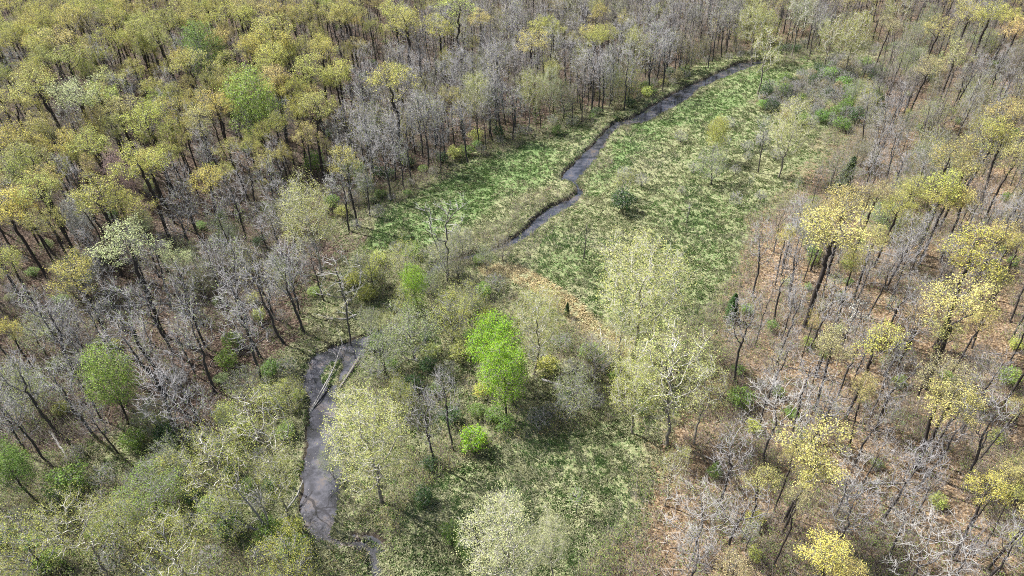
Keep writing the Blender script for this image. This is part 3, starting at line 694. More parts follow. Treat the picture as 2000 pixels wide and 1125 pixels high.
# --- trees that stand out in the photograph
H_ = [  # kind, crown u, v, width, tint, label, landmark phrase (or None), variant
 ('maple', 395, 98, 74, 'green', 'spreading mid-green tree alone among yellow oaks near the far left', 'the spreading mid-green tree', 0),
 ('maple', 492, 200, 92, 'fresh', 'fresh green full crown rising between gold oaks beside a round gold oak', 'the fresh green crown', 1),
 ('oak', 611, 202, 68, 'olive', 'round olive-gold oak standing just right of the fresh green crown', None, 1),
 ('oak', 140, 182, 84, 'cream', 'wide pale cream-leafed oak amid gold oaks on the left', 'the wide pale oak', 2),
 ('oak', 228, 478, 118, 'cream', 'large cream-leafed oak towering over the leaf-strewn slope on the left', 'the large cream oak', 3),
 ('oak', 330, 502, 52, 'cream', 'small cream-leafed oak at the right side of the large cream oak', None, 4),
 ('oak', 262, 432, 44, 'cream', 'cream treetop poking up behind the large cream oak', None, 5),
 ('oak', 764, 160, 84, 'gold', 'single broad gold oak at the edge of the grey trees', 'the single broad gold oak', 0),
 ('syc', 604, 415, 92, 'pale', 'slender pale-leafed sycamore at the top corner of the lower left wood', 'the slender pale sycamore', 0),
 ('maple', 960, 665, 92, 'vivid', 'tall vivid green tree in the middle of the floodplain thicket', 'the tall vivid green tree', 2),
 ('maple', 984, 728, 84, 'vivid', 'vivid green lower crown leaning against the tall vivid green tree', None, 1),
 ('syc', 1048, 628, 92, 'palegreen', 'round pale green fan-limbed tree right of the tall vivid green tree', 'the fan-limbed pale tree', 1),
 ('syc', 1255, 540, 158, 'pale', 'largest pale lime sycamore standing at the near edge of the meadow', 'the largest pale sycamore', 2),
 ('wsyc', 1318, 720, 150, 'pale', 'white-limbed sycamore with pale leaves below the largest pale sycamore', 'the white-limbed sycamore', 0),
 ('wsyc', 1222, 655, 86, 'pale', 'crooked white-limbed sycamore at the left foot of the largest pale sycamore', None, 1),
 ('wsyc', 1385, 755, 84, 'pale', 'pale sycamore with two white upright limbs by the litter slope', None, 2),
 ('syc', 1245, 745, 90, 'palegreen', 'pale green bushy sycamore left of the white-limbed sycamore', None, 3),
 ('syc', 718, 850, 150, 'pale', 'big round pale lime sycamore on the near creek bank', 'the creek-bank sycamore', 3),
 ('syc', 985, 1070, 140, 'cream', 'cream-leafed sycamore at the bottom of the clearing', 'the cream clearing sycamore', 0),
 ('syc', 1078, 1055, 62, 'cream', 'smaller cream sycamore right beside the one at the clearing bottom', None, 1),
 ('maple', 205, 738, 86, 'fresh', 'fresh green low tree on the brown slope at lower left', 'the fresh green slope tree', 0),
 ('maple', 810, 550, 46, 'vivid', 'small vivid green tree beside the hidden bend of the creek', 'the small vivid creek tree', 1),
 ('bush', 926, 856, 50, 'vivid', 'round vivid green bush at the top of the near clearing', 'the round vivid bush', 0),
 ('bush', 1217, 390, 44, 'dark', 'dark green evergreen bush alone in the big meadow', 'the lone meadow bush', 0),
 ('cedar', 1107, 604, 13, 'cedar', 'tiny upright cedar beside the dry swale', None, 1),
 ('snag', 866, 425, 84, 'sage', 'white-limbed dead tree standing over the creek thicket', 'the white dead tree', 0),
 ('snag', 668, 560, 84, 'sage', 'crooked dead sycamore with bleached limbs above the creek bend', 'the crooked bleached tree', 1),
 ('bare', 832, 800, 66, 'sage', 'dark-trunked bare tree between the creek-bank sycamore and round bush', 'the dark-trunked bare tree', 2),
 ('bare', 868, 775, 56, 'sage', 'second bare tree just behind the dark-trunked one by the clearing', None, 3),
 ('spread', 1522, 795, 132, 'sage', 'wide-spreading pale bare tree on the orange leaf slope', 'the wide-spreading bare tree', 0),
 ('spread', 1378, 1000, 134, 'sage', 'big fork-trunked bare tree at the bottom edge right of the clearing', 'the fork-trunked bare tree', 1),
 ('spread', 1815, 1062, 160, 'sage', 'bleached wide bare crown at the bottom right corner', 'the bleached bare crown', 2),
 ('spread', 1668, 925, 112, 'sage', 'grey bare tree with drooping limbs right of the yellow oak', None, 3),
 ('oak', 1588, 870, 132, 'yellow', 'large bright yellow oak on the orange leaf slope near the bottom right', 'the large yellow slope oak', 6),
 ('oak', 1868, 765, 96, 'yellow', 'leaning yellow oak with long dark trunk on the orange slope', 'the leaning yellow oak', 5),
 ('oak', 1883, 575, 128, 'yellow', 'broad yellow oak dome near the right border', 'the broad yellow dome', 7),
 ('oak', 1640, 445, 118, 'yellow', 'full yellow oak between meadow and right border', 'the full yellow oak', 2),
 ('oak', 1826, 47, 54, 'yellow', 'small bright yellow oak at the top right corner', 'the small bright yellow oak', 3),
 ('oak', 1640, 665, 62, 'buff', 'small buff-leafed oak on the right slope with thin dark trunk', None, 4),
 ('oak', 1716, 668, 80, 'gold', 'gold oak with green top on straight dark trunk on right slope', 'the straight-trunked gold oak', 0),
 ('wsyc', 1241, 92, 52, 'palegreen', 'white-limbed sycamore in front of grey trees at the top of the wood', 'the far white-limbed sycamore', 3),
 ('syc', 927, 180, 56, 'palegreen', 'narrow pale green sycamore at the far wood edge', 'the narrow far sycamore', 1),
 ('syc', 1031, 172, 54, 'palegreen', 'pale green rounded sycamore, second along the far wood edge', None, 2),
 ('syc', 1074, 165, 36, 'sage', 'thin grey-green sycamore, third along the far wood edge', None, 0),
 ('wsyc', 1625, 68, 50, 'palegreen', 'pale sycamore with white trunk behind the end of the creek', 'the white-trunked far sycamore', 1),
 ('syc', 1670, 66, 60, 'lime', 'yellow-green round tree just right of the white-trunked far sycamore', None, 3),
 ('syc', 1482, 38, 62, 'palegreen', 'pale green sycamore at top behind the creek end', None, 2),
 ('wsyc', 1563, 22, 54, 'sage', 'white-branched sycamore at the top border', None, 2),
 ('wsyc', 1758, 14, 50, 'palegreen', 'white-branched sycamore at the top border near the right corner', None, 0),
 ('syc', 1545, 245, 66, 'pale', 'slim pale sycamore at the far right of the big meadow', 'the slim meadow sycamore', 0),
 ('wsyc', 1496, 95, 56, 'palegreen', 'open pale sycamore leaning over the far end of the creek', 'the creek-end sycamore', 2),
 ('maple', 1397, 258, 38, 'lime', 'little yellow-green round tree in the far meadow', 'the little round meadow tree', 1),
 ('bare', 1497, 262, 34, 'sage', 'small bare tree left of the slim meadow sycamore', None, 4),
 ('budding', 1395, 318, 62, 'sage', 'grey-green bushy tree in the middle of the big meadow', 'the grey-green meadow tree', 2),
 ('budding', 1215, 352, 40, 'palegreen', 'small pale tree just behind the lone meadow bush', None, 1),
 ('snag', 1470, 350, 12, 'sage', 'thin dead sapling standing at the right of the big meadow', None, 2),
 ('cedar', 1652, 340, 38, 'cedar', 'largest dark cedar at the right meadow edge', 'the largest dark cedar', 2),
 ('cedar', 1430, 600, 32, 'dark', 'dark cedar at the foot of the right slope', 'the foot-slope cedar', 1),
 ('bush', 880, 1036, 38, 'green', 'mid-green bush at the left of the cream sycamore in the clearing', 'the clearing bush', 0),
 ('bush', 906, 1060, 32, 'green', 'mid-green bush right against the clearing bush', None, 1),
 ('bush', 914, 1086, 22, 'green', 'lowest small green bush in the clearing, below two green bushes', None, 3),
 ('bush', 826, 968, 34, 'dark', 'dark green bush at the foot of the dark-trunked bare tree', None, 2),
 ('bush', 838, 905, 30, 'dark', 'dark leafy bush round the base of the dark-trunked bare tree', None, 0),
 ('sap', 1126, 970, 26, 'green', 'slender green sapling standing alone in the near clearing', None, 3),
 ('sap', 1004, 965, 20, 'green', 'thin green sapling above the cream sycamore in the clearing', None, 4),
 ('budding', 230, 1010, 90, 'palegreen', 'pale green tree in front of the soft green tree', None, 1),
 ('budding', 440, 1000, 90, 'palegreen', 'pale green spreading tree behind the three-trunk dead tree', None, 4),
 ('budding', 330, 900, 80, 'sage', 'grey-green twiggy tree behind the soft green tree', None, 2),
 ('budding', 480, 745, 70, 'sage', 'grey-green twiggy tree on the slope behind the left-bank pale tree', None, 5),
 ('budding', 560, 770, 60, 'palegreen', 'pale green small tree overhanging the creek opposite the island', None, 0),
 ('budding', 645, 905, 46, 'sage', 'thin grey-green tree leaning over the creek pool', None, 2),
 ('budding', 780, 770, 60, 'lime', 'yellow-green small tree behind the creek-bank sycamore', None, 3),
 ('budding', 792, 588, 56, 'palegreen', 'pale green tree hiding the creek below the small vivid creek tree', None, 1),
 ('budding', 838, 545, 48, 'sage', 'grey-green tree hiding the creek right of the small vivid creek tree', None, 0),
 ('budding', 765, 632, 46, 'palegreen', 'pale green tree over the creek just behind the wide grey-green tree', None, 3),
 ('budding', 893, 512, 44, 'tan', 'tan twiggy tree over the creek right of the white dead tree', None, 2),
 ('budding', 948, 496, 34, 'sage', 'grey-green small tree over the creek at the start of the swale', None, 4),
 ('budding', 720, 625, 44, 'sage', 'grey-green small tree in front of the crooked bleached tree', None, 5),
 ('budding', 980, 480, 40, 'tan', 'tan twiggy small tree hanging over the creek above the swale', None, 5),
 ('budding', 900, 470, 50, 'sage', 'grey-green small tree right behind the white dead tree', None, 2),
 ('bush', 505, 470, 24, 'dark', 'dark evergreen bush at the foot of the slope by the creek wood', None, 1),
 ('budding', 1165, 690, 84, 'tan', 'tan-twigged bushy tree between the dry swale and vivid green tree', 'the tan bushy tree', 5),
 ('budding', 1120, 760, 84, 'sage', 'grey twiggy bush tree beside the fallen pale limbs', None, 2),
 ('budding', 800, 650, 110, 'sage', 'wide grey-green twiggy tree left of the tall vivid green tree', 'the wide grey-green tree', 0),
 ('budding', 745, 690, 84, 'sage', 'grey-green twiggy tree over the creek split', None, 5),
 ('budding', 880, 610, 84, 'palegreen', 'pale green twiggy tree behind the wide grey-green thicket tree', None, 1),
 ('budding', 868, 500, 70, 'sage', 'blue-grey twiggy tree at the foot of the white dead tree', None, 2),
 ('budding', 920, 580, 60, 'palegreen', 'pale green small tree behind the tall vivid green tree', None, 3),
 ('budding', 720, 520, 66, 'palegreen', 'pale green small tree at the left end of the left meadow', None, 4),
 ('budding', 790, 500, 62, 'palegreen', 'pale bushy tree behind the small vivid creek tree', None, 0),
 ('wsyc', 515, 825, 118, 'palegreen', 'tall pale green tree on the left bank above the creek pool', 'the left-bank pale tree', 3),
 ('wsyc', 420, 905, 112, 'lime', 'yellow-green wide tree left of the creek pool', 'the wide yellow-green tree', 4),
 ('budding', 285, 960, 110, 'fresh', 'soft green rounded tree at lower left', 'the soft green tree', 3),
 ('wsyc', 330, 1065, 122, 'lime', 'yellow-green spreading tree at the bottom left', 'the bottom yellow-green tree', 1),
 ('wsyc', 150, 1035, 110, 'palegreen', 'pale green tree near the bottom left corner', None, 0),
 ('budding', 45, 1060, 120, 'palegreen', 'pale green tree right in the bottom left corner', 'the corner pale tree', 1),
 ('budding', 555, 1085, 110, 'lime', 'yellow-green bushy tree beside the gravel end of the creek', None, 3),
 ('wsyc', 535, 935, 80, 'lime', 'thin dark-stemmed tree on the left creek bank', None, 1),
 ('maple', 12, 905, 76, 'green', 'mid-green dense tree cut by the left border', 'the dense border tree', 2),
 ('bush', 125, 940, 62, 'green', 'mid-green bush beside the dense border tree', None, 2),
 ('bush', 452, 660, 34, 'fresh', 'tall fresh green bush on the lower left slope', None, 1),
 ('bush', 442, 700, 36, 'fresh', 'fresh green bush right below the tall fresh green one', None, 3),
 ('maple', 229, 352, 44, 'pink', 'pink flowering redbud among yellow oaks on the left', 'the pink redbud', 0),
 ('maple', 152, 420, 44, 'white', 'white flowering dogwood under the gold oaks at left', 'the white dogwood', 1),
 ('sap', 1685, 607, 34, 'white', 'white flowering dogwood sapling on the orange right slope', 'the dogwood sapling', 3),
 ('sap', 640, 355, 18, 'white', 'tiny white flowering dogwood in shade at the left wood edge', None, 4),
 ('bush', 1448, 775, 46, 'green', 'mid-green upright bush at the left edge of the orange slope', None, 0),
 ('bush', 1395, 918, 26, 'green', 'small mid-green upright bush on the orange slope by the clearing', None, 1),
 ('bush', 1975, 735, 36, 'fresh', 'fresh green bush near the right border', None, 2),
 ('bush', 692, 330, 38, 'fresh', 'fresh green bush at the left wood edge', None, 3),
 ('bush', 616, 315, 40, 'green', 'mid-green bush under the left wood edge', None, 0),
 ('wsyc', 1312, 905, 54, 'pale', 'thin white-stemmed small tree with dark base right of the clearing', None, 3),
]
MARK_EXTRA = [('the three-trunk dead tree', 500, 985), ('the creek pool', 625, 950), ('the fallen pale limbs', 1120, 752), ('the creek island', 648, 728), ('the creek neck', 1128, 370), ('the far creek reach', 1310, 200), ('the dry swale', 1110, 590)]
for kind, u, v, w, c, lab, mark, var in H_:
    kw = {}
    if c == 'pink': kw = {'name': 'redbud_tree', 'cat': 'redbud tree', 'zfix': 1.4}
    if c == 'white': kw = {'name': 'dogwood_tree', 'cat': 'dogwood tree', 'zfix': (1.0 if kind == 'maple' else None)}
    if kind == 'maple' and c == 'vivid' and v > 600: kw['zfix'] = 1.08
    if kind == 'snag' and w < 20: kw['zfix'] = 0.45
    by_crown(kind, u, v, w, jit(c, 0.03), LOOK[c], lab, mark, var=var, **kw)

# --- oaks read off the photograph, crown by crown
OAKS_UL = [(14,10,36),(82,18,40),(150,16,52),(210,9,36),(249,11,36),(284,11,46),(348,9,42),(391,14,36),(427,11,42),(473,7,50),(547,21,62),(601,18,52),(675,18,56),(650,32,40),
 (11,53,36),(53,50,40),(132,39,54),(178,36,50),(228,39,42),(263,46,42),(270,64,46),(331,39,54),(373,39,50),(412,39,46),(469,28,60),(530,53,70),(576,36,50),(626,25,42),
 (21,75,46),(82,68,42),(124,78,60),(167,85,42),(220,78,54),(313,71,46),(427,78,40),(491,85,42),(540,78,70),(576,89,50),
 (78,110,42),(135,110,66),(291,96,32),(370,121,60),(331,124,28),(437,132,60),(523,110,56),(576,107,54),(626,100,50),(483,96,42),
 (64,160,70),(11,142,36),(199,185,56),(21,199,54),(302,167,42),(402,160,46),(498,142,54),(526,149,50),(611,135,54),(658,142,46),(569,164,42),
 (235,213,68),(284,235,74),(373,188,46),(412,203,56),(327,217,50),(533,178,54),
 (28,270,64),(75,262,46),(124,270,60),(171,281,64),(64,306,70),(306,274,50),(359,242,46),(398,231,50),(451,291,50),
 (270,313,82),(50,338,54),(14,363,42),(71,366,68),(174,386,80),(274,392,62),(519,313,46),(387,348,50),
 (18,506,42),(142,535,85),(14,640,38),(20,400,60),(110,345,44),
 (678,21,42),(721,53,36),(781,39,60),(767,21,46),(856,50,54),(895,18,60),(934,32,36),(657,149,42),(1087,50,42),(1158,64,42),(1034,78,54)]
OAKS_UR = [(1901,18,56),(1940,25,54),(1979,28,36),(1979,53,46),(1876,99,60),(1737,50,46),(1815,128,50),(1990,215,50),(1951,228,70),(1918,256,70),(1968,270,70),(1869,295,92),(1883,320,54),(1847,352,78),(1780,362,54),(1655,394,70),(1975,306,54),(1997,384,40),(1712,377,56),
 (1709,460,60),(1613,413,46),(1751,395,60),(1844,381,70),(1886,392,50),(1950,449,60),(1986,481,50),(1922,492,112),(1855,652,74),(1955,560,50),(1613,680,40),(1869,751,96),(1876,789,56),
 (1542,890,56),(1577,910,72),(1627,1080,92),(1660,1112,70),(1975,924,46),(1940,956,70),(1986,970,44),(1993,896,30),(1492,938,64),(1440,1090,70),(1800,600,60),(1910,615,60)]
for i, (u, v, w) in enumerate(OAKS_UL):
    c = ['gold', 'olive', 'lime', 'gold', 'olive', 'gold', 'yellow'][(i * 5 + i // 3) % 7]
    if v > 380: c = 'gold'
    by_crown('oak', u, v, w * 1.10, jit(c), LOOK[c])
for i, (u, v, w) in enumerate(OAKS_UR):
    c = ['yellow', 'gold', 'yellow', 'buff', 'yellow', 'gold'][(i * 5 + i // 2) % 6]
    by_crown('oak', u, v, w * 0.94, jit(c), LOOK[c])

# --- the rest of the woods, thrown like seed and thinned by spacing
OAKL = [(-400, -150), (820, -150), (830, 20), (740, 90), (700, 200), (650, 300), (520, 330), (400, 360), (330, 420), (190, 460), (-400, 560)]
GREYT = [(820, -150), (2400, -150), (2400, 60), (1700, 20), (1550, 60), (1440, 85), (1290, 165), (1100, 235), (950, 275), (800, 350), (700, 420), (640, 400), (650, 300), (700, 200), (740, 90), (830, 20)]
GREYL = [(-400, 480), (190, 440), (330, 420), (520, 330), (640, 400), (600, 560), (560, 690), (420, 830), (260, 810), (0, 850), (-400, 900)]
RIGHT = [(2400, 20), (1750, 40), (1680, 120), (1700, 240), (1600, 330), (1500, 430), (1480, 560), (1440, 680), (1430, 800), (1400, 930), (1290, 1040), (1220, 1200), (2400, 1400)]
def inside(p, u, v): return poly_sd(np.array([u]), np.array([v]), p)[0] > 0
def spaced(x, y, d, arr):
    if not len(arr): return True
    a = np.asarray(arr); return ((a[:, 0] - x) ** 2 + (a[:, 1] - y) ** 2).min() > d * d
def random_ground(n, lo=(-340, 40), hi=(340, 400)):
    x = rs.uniform(lo[0], hi[0], n); y = rs.uniform(lo[1], hi[1], n)
    return x, y

MARGIN = []      # (kind, variant, x, y, s, sz, tint) of trees outside the frame or past the first few hundred
def fill(n, choose, spacing, veil=True):
    x, y = random_ground(n); z = height(x, y); count = 0
    for i in range(n):
        u, v, dep = project(np.array([x[i], y[i], z[i] + 11.0]))
        if u < -330 or u > 2330 or v < -95 or v > 1300 or dep < 20: continue
        r = choose(u, v)
        if r is None or not spaced(x[i], y[i], spacing * r[4] if len(r) > 4 else spacing, SPOTS): continue
        kind, c, s, sz = r[:4]
        ub, vb, _ = project(np.array([x[i], y[i], z[i]]))
        if inside(MEADOW_A, ub, vb) or inside(MEADOW_B, ub, vb) or inside(CLEARING, ub, vb): continue
        if near_creek(x[i:i+1], y[i:i+1])[0] and poly_sd(x[i:i+1], y[i:i+1], CREEK_POLY)[0] > -2.5: continue
        if veil and any((u - a) ** 2 + (v - b) ** 2 < (0.42 * w) ** 2 and dep < d + 12 for a, b, w, d in HERO): continue
        SEEDS.append((kind, x[i], y[i], s, sz, c, -25 < u < 2025 and -22 < v < 1210, s / dep)); SPOTS.append((x[i], y[i]))
        count += 1
    return count
HERO = list(CROWNS); SEEDS = []
def choose_tree(u, v):
    p = rs.rand(); s = rs.uniform(0.62, 1.25); h = 0.5 * s + 0.5 * rs.uniform(0.8, 1.12)
    if inside(OAKL, u, v):
        return ('oak', rs.choice(['gold', 'olive', 'lime', 'yellow']), s * 0.85, h) if p < 0.36 else ('bare', 'sage', s * 0.85, h, 1.3)
    if inside(GREYT, u, v):
        if p < 0.07: return ('oak', rs.choice(['gold', 'olive']), s * 0.9, h)
        if p < 0.20: return ('budding', rs.choice(['sage', 'palegreen']), s, h * 1.25)
        return ('bare', rs.choice(['sage', 'palegreen']), s, h)
    if inside(GREYL, u, v):
        return ('bare', 'sage', s * 0.95, h, 1.3) if p < 0.85 else ('budding', 'sage', s * 0.8, h, 1.25)
    if inside(RIGHT, u, v) and v < 420 and p < 0.35: return ('budding', rs.choice(['sage', 'tan', 'palegreen', 'sage']), s * 0.95, h * rs.uniform(0.8, 1.3), 1.0)
    if inside(RIGHT, u, v):
        if p < 0.22: return ('oak', rs.choice(['buff', 'yellow', 'gold']), s * 0.62, h * 0.88, 1.1)
        if p < 0.20: return ('spread', 'sage', s * 0.62, h * 0.9, 1.1)
        return ('bare', rs.choice(['sage', 'tan']), s * 0.74, h * 0.95, 1.08)
    return None
print('trees', fill(26000, choose_tree, 3.1))
SEEDS.sort(key=lambda q: -q[7])
left = {'bare_tree': 288, 'oak_tree': 290}
for t in THINGS:
    if t['nm'] in left: left[t['nm']] -= 1
for kind, x, y, s, sz, c, seen, _ in SEEDS:       # those that show largest are trees of their own, the rest of the wood is one mass
    nm = NAMES[kind][0]
    if seen and left.get(nm, 999) > 0:
        left[nm] = left.get(nm, 999) - 1
        SPOTS_N = len(SPOTS); plant(kind, x, y, s, sz, jit(c), LOOK[c])
    else: MARGIN.append((kind, x, y, s, sz, jit(c), seen))

def choose_sap(u, v):
    p = rs.rand()
    if any(inside(z, u, v) for z in (OAKL, GREYL, RIGHT, GREYT)):
        c = 'sage' if p < 0.7 else rs.choice(['palegreen', 'lime', 'fresh'])
        return ('sap', c, rs.uniform(0.8, 1.3), rs.uniform(0.6, 1.25))
    return None
def fill_low(n, choose, spacing, limit):
    x, y = random_ground(n, (-150, 40), (160, 330)); z = height(x, y); count = 0
    own = []
    for i in range(n):
        u, v, dep = project(np.array([x[i], y[i], z[i] + 1.5]))
        if u < 8 or u > 1992 or v < 8 or v > 1112: continue
        r = choose(u, v)
        if r is None or not spaced(x[i], y[i], spacing, own): continue
        kind, c, s, sz = r
        if float(poly_sd(np.array([x[i]]), np.array([y[i]]), CREEK_POLY)[0]) > -1.0: continue
        plant(kind, x[i], y[i], s, sz, jit(c), LOOK[c]); own.append((x[i], y[i])); count += 1
        if count >= limit: break
    return count
print('saplings', fill_low(2600, choose_sap, 4.2, 270))
THICK = [(560, 600), (700, 480), (860, 480), (960, 500), (1060, 590), (1240, 690), (1260, 800), (1050, 830), (900, 830), (760, 760), (700, 700), (640, 640)]
LOWL = [(0, 900), (130, 880), (300, 820), (560, 700), (600, 800), (585, 1000), (600, 1125), (0, 1125)]
FAREDGE = [(640, 400), (720, 330), (860, 300), (960, 250), (1150, 205), (1300, 140), (1440, 85), (1600, 75), (1540, 110), (1420, 110), (1290, 175), (1160, 235), (960, 285), (800, 370), (700, 450)]
BRUSHR = [(1470, 195), (1540, 150), (1640, 110), (1720, 130), (1720, 220), (1650, 260), (1560, 235)]
MEADS = [(1140, 390), (1240, 300), (1400, 230), (1560, 250), (1540, 340), (1460, 420), (1300, 420)]
REDGE = [(1480, 430), (1620, 330), (1700, 250), (1760, 330), (1600, 480), (1500, 640), (1450, 760), (1420, 700), (1440, 560)]
def choose_brushr(u, v):
    if not inside(BRUSHR, u, v): return None
    s = rs.uniform(0.9, 1.5); return (rs.choice(['brush', 'brush', 'bush']), rs.choice(['dark', 'dark', 'tan', 'green']), s, s * rs.uniform(0.8, 1.1))
print('far brush', fill_low(30000, choose_brushr, 2.4, 75))
def choose_bush(u, v):
    p = rs.rand()
    if poly_sd(np.array([u]), np.array([v]), SWALE)[0] > -14: return None
    for z, d, cols, kinds in ((THICK, 0.8, ['palegreen', 'green', 'green', 'dark', 'lime'], ['brush', 'bush', 'bush']), (LOWL, 0.8, ['lime', 'green', 'green', 'dark', 'fresh'], ['bush', 'bush', 'brush']), (FAREDGE, 0.9, ['green', 'tan', 'palegreen', 'dark'], ['bush', 'brush']),
                              (BRUSHR, 1.0, ['dark', 'tan', 'tan', 'green'], ['brush', 'bush']), (REDGE, 0.4, ['green', 'fresh', 'sage', 'lime'], ['bush', 'brush']), (MEADS, 0.12, ['lime', 'sage'], ['brush'])):
        if inside(z, u, v):
            if p > d: return None
            k = rs.choice(kinds); s = rs.uniform(0.6, 1.25)
            return (k, rs.choice(cols), s, s * rs.uniform(0.75, 1.0))
    if inside(GREYL, u, v) and p < 0.3: return (rs.choice(['bush', 'brush', 'brush']), rs.choice(['green', 'sage', 'palegreen']), rs.uniform(.5, .9), rs.uniform(.45, .8))
    if inside(RIGHT, u, v) and p < 0.12: return ('bush', rs.choice(['green', 'fresh', 'lime']), rs.uniform(.4, .8), rs.uniform(.4, .8))
    if inside(OAKL, u, v) and p < 0.06: return ('bush', rs.choice(['green', 'palegreen']), rs.uniform(.5, .9), rs.uniform(.5, .8))
    return None
print('shrubs', fill_low(6000, choose_bush, 2.6, 420))

# ------------------------------------------------------------------ fallen trunks
def log(px, r0, r1, name, label, cat, tint=M_DEAD, zs=None, n_br=0, mark=None, seed=0, lift=0.0):
    """a trunk lying along survey points; branches fan out of its far end"""
    rng = np.random.RandomState(seed)
    pts = to_plane(np.array([p[0] for p in px], float), np.array([p[1] for p in px], float), 0.0)
    n = 14; t = np.linspace(0, len(pts) - 1, n); i = np.clip(t.astype(int), 0, len(pts) - 2); f = (t - i)[:, None]
    P = pts[i] * (1 - f) + pts[i + 1] * f
    P[:, 2] = height(P[:, 0], P[:, 1]) + np.linspace(r0, r1, n) * 0.8
    if zs is not None: P[:, 2] = np.interp(np.linspace(0, 1, n), np.linspace(0, 1, len(zs)), zs)
    P[:, :2] += np.cumsum(rng.normal(0, 0.05, (n, 2)), 0)
    d = np.gradient(P, axis=0); d /= np.linalg.norm(d, axis=1, keepdims=True)
    r = np.linspace(r0, r1, n)
    tv, tf = tubes(P[:-1], P[1:], d[:-1], d[1:], r[:-1], r[1:], 8)
    root = P[0].copy()
    e = link(bpy.data.objects.new(name, None)); e.location = root
    o = link(bpy.data.objects.new('trunk', make_mesh('log', [(tv - root, tf, 0, np.full(len(tv), 0.55))], [tint]))); o.parent = e
    if n_br:
        src = P[rng.randint(n // 2, n, n_br)]; v = d[-1] + rng.normal(0, 0.55, (n_br, 3)); v[:, 2] = np.abs(v[:, 2]) * 0.7
        v /= np.linalg.norm(v, axis=1, keepdims=True); L = rng.uniform(1.5, 4.5, (n_br, 1)); tip = src + v * L
        mid = src + v * L * 0.5 + rng.normal(0, 0.25, (n_br, 3)); dv = v
        bv, bf = tubes(src, mid, dv, dv, np.full(n_br, r1 * 0.7), np.full(n_br, r1 * 0.45), 4)
        sv, sf = spikes(np.vstack([mid, mid, src]), np.vstack([tip, mid + v * L * 0.4 + rng.normal(0, 0.6, (n_br, 3)), src + v * 1.2 + rng.normal(0, .6, (n_br, 3))]), np.full(3 * n_br, r1 * 0.4))
        o = link(bpy.data.objects.new('branches', make_mesh('log_branches', [(bv - root, bf, 0, np.full(len(bv), 0.75)), (sv - root, sf, 0, np.full(len(sv), 0.85))], [tint]))); o.parent = e
    e['label'] = label; e['category'] = cat; e['group'] = 'fallen trunks and limbs'
log([(603, 803), (625, 765), (650, 720), (667, 672)], 0.15, 0.06, 'fallen_log', 'longest bleached log lying across the creek island', 'fallen log', zs=(-0.5, 0.25, 0.4, 0.6), n_br=3, seed=1)
log([(605, 804), (628, 778), (648, 740), (664, 702)], 0.10, 0.04, 'fallen_log', 'thinner log beside the longest one, touching it at the creek bank', 'fallen log', zs=(-0.5, 0.1, 0.25, 0.5), n_br=4, seed=2)
log([(702, 704), (688, 724), (664, 756)], 0.30, 0.22, 'fallen_log', 'stout brown log with torn root plate on the right creek bank', 'fallen log', M_BARK, zs=(0.6, 0.35, 0.1), seed=3)
log([(232, 617), (270, 612), (308, 606), (368, 601)], 0.22, 0.12, 'fallen_log', 'pale straight log across the brown slope under the large cream oak', 'fallen log', n_br=3, seed=4)
log([(104, 855), (122, 880), (143, 910)], 0.20, 0.12, 'fallen_log', 'short pale log on dark leaves at lower left', 'fallen log', seed=5)
log([(1058, 742), (1095, 752), (1130, 768), (1160, 780)], 0.22, 0.10, 'fallen_tree', 'fallen tree fanning pale limbs right of the tall vivid green tree', 'fallen tree', n_br=26, seed=6)
log([(1700, 945), (1740, 944), (1790, 940)], 0.16, 0.09, 'fallen_log', 'thin grey log on orange leaves beside the leaning yellow oak', 'fallen log', seed=7)
log([(290, 1112), (345, 1108), (400, 1112)], 0.20, 0.09, 'fallen_tree', 'fallen tree with bleached branches at the bottom left', 'fallen tree', n_br=10, seed=8)
log([(470, 1045), (435, 1058), (418, 1068)], 0.22, 0.10, 'fallen_log', 'dark mossy log at the foot of the three-trunk dead tree', 'fallen log', M_BARK, seed=9)
log([(696, 617), (672, 626), (636, 624)], 0.24, 0.10, 'fallen_log', 'curved limb lying under the crooked bleached tree', 'fallen log', M_DEAD, n_br=3, seed=10)
log([(1010, 446), (1025, 435), (1040, 428)], 0.14, 0.06, 'fallen_log', 'dark stick leaning from the bank above the creek', 'fallen log', M_BARK, zs=(-0.4, 0.3, 0.9), seed=11)
log([(1755, 505), (1700, 490), (1650, 480)], 0.16, 0.08, 'fallen_log', 'long thin log among bare trees on the upper right slope', 'fallen log', seed=12)
log([(560, 1000), (580, 975), (592, 950)], 0.16, 0.07, 'fallen_log', 'slanting pale limb on the left bank of the creek pool', 'fallen log', M_DEAD, zs=(0.2, 0.8, 1.2), seed=13)
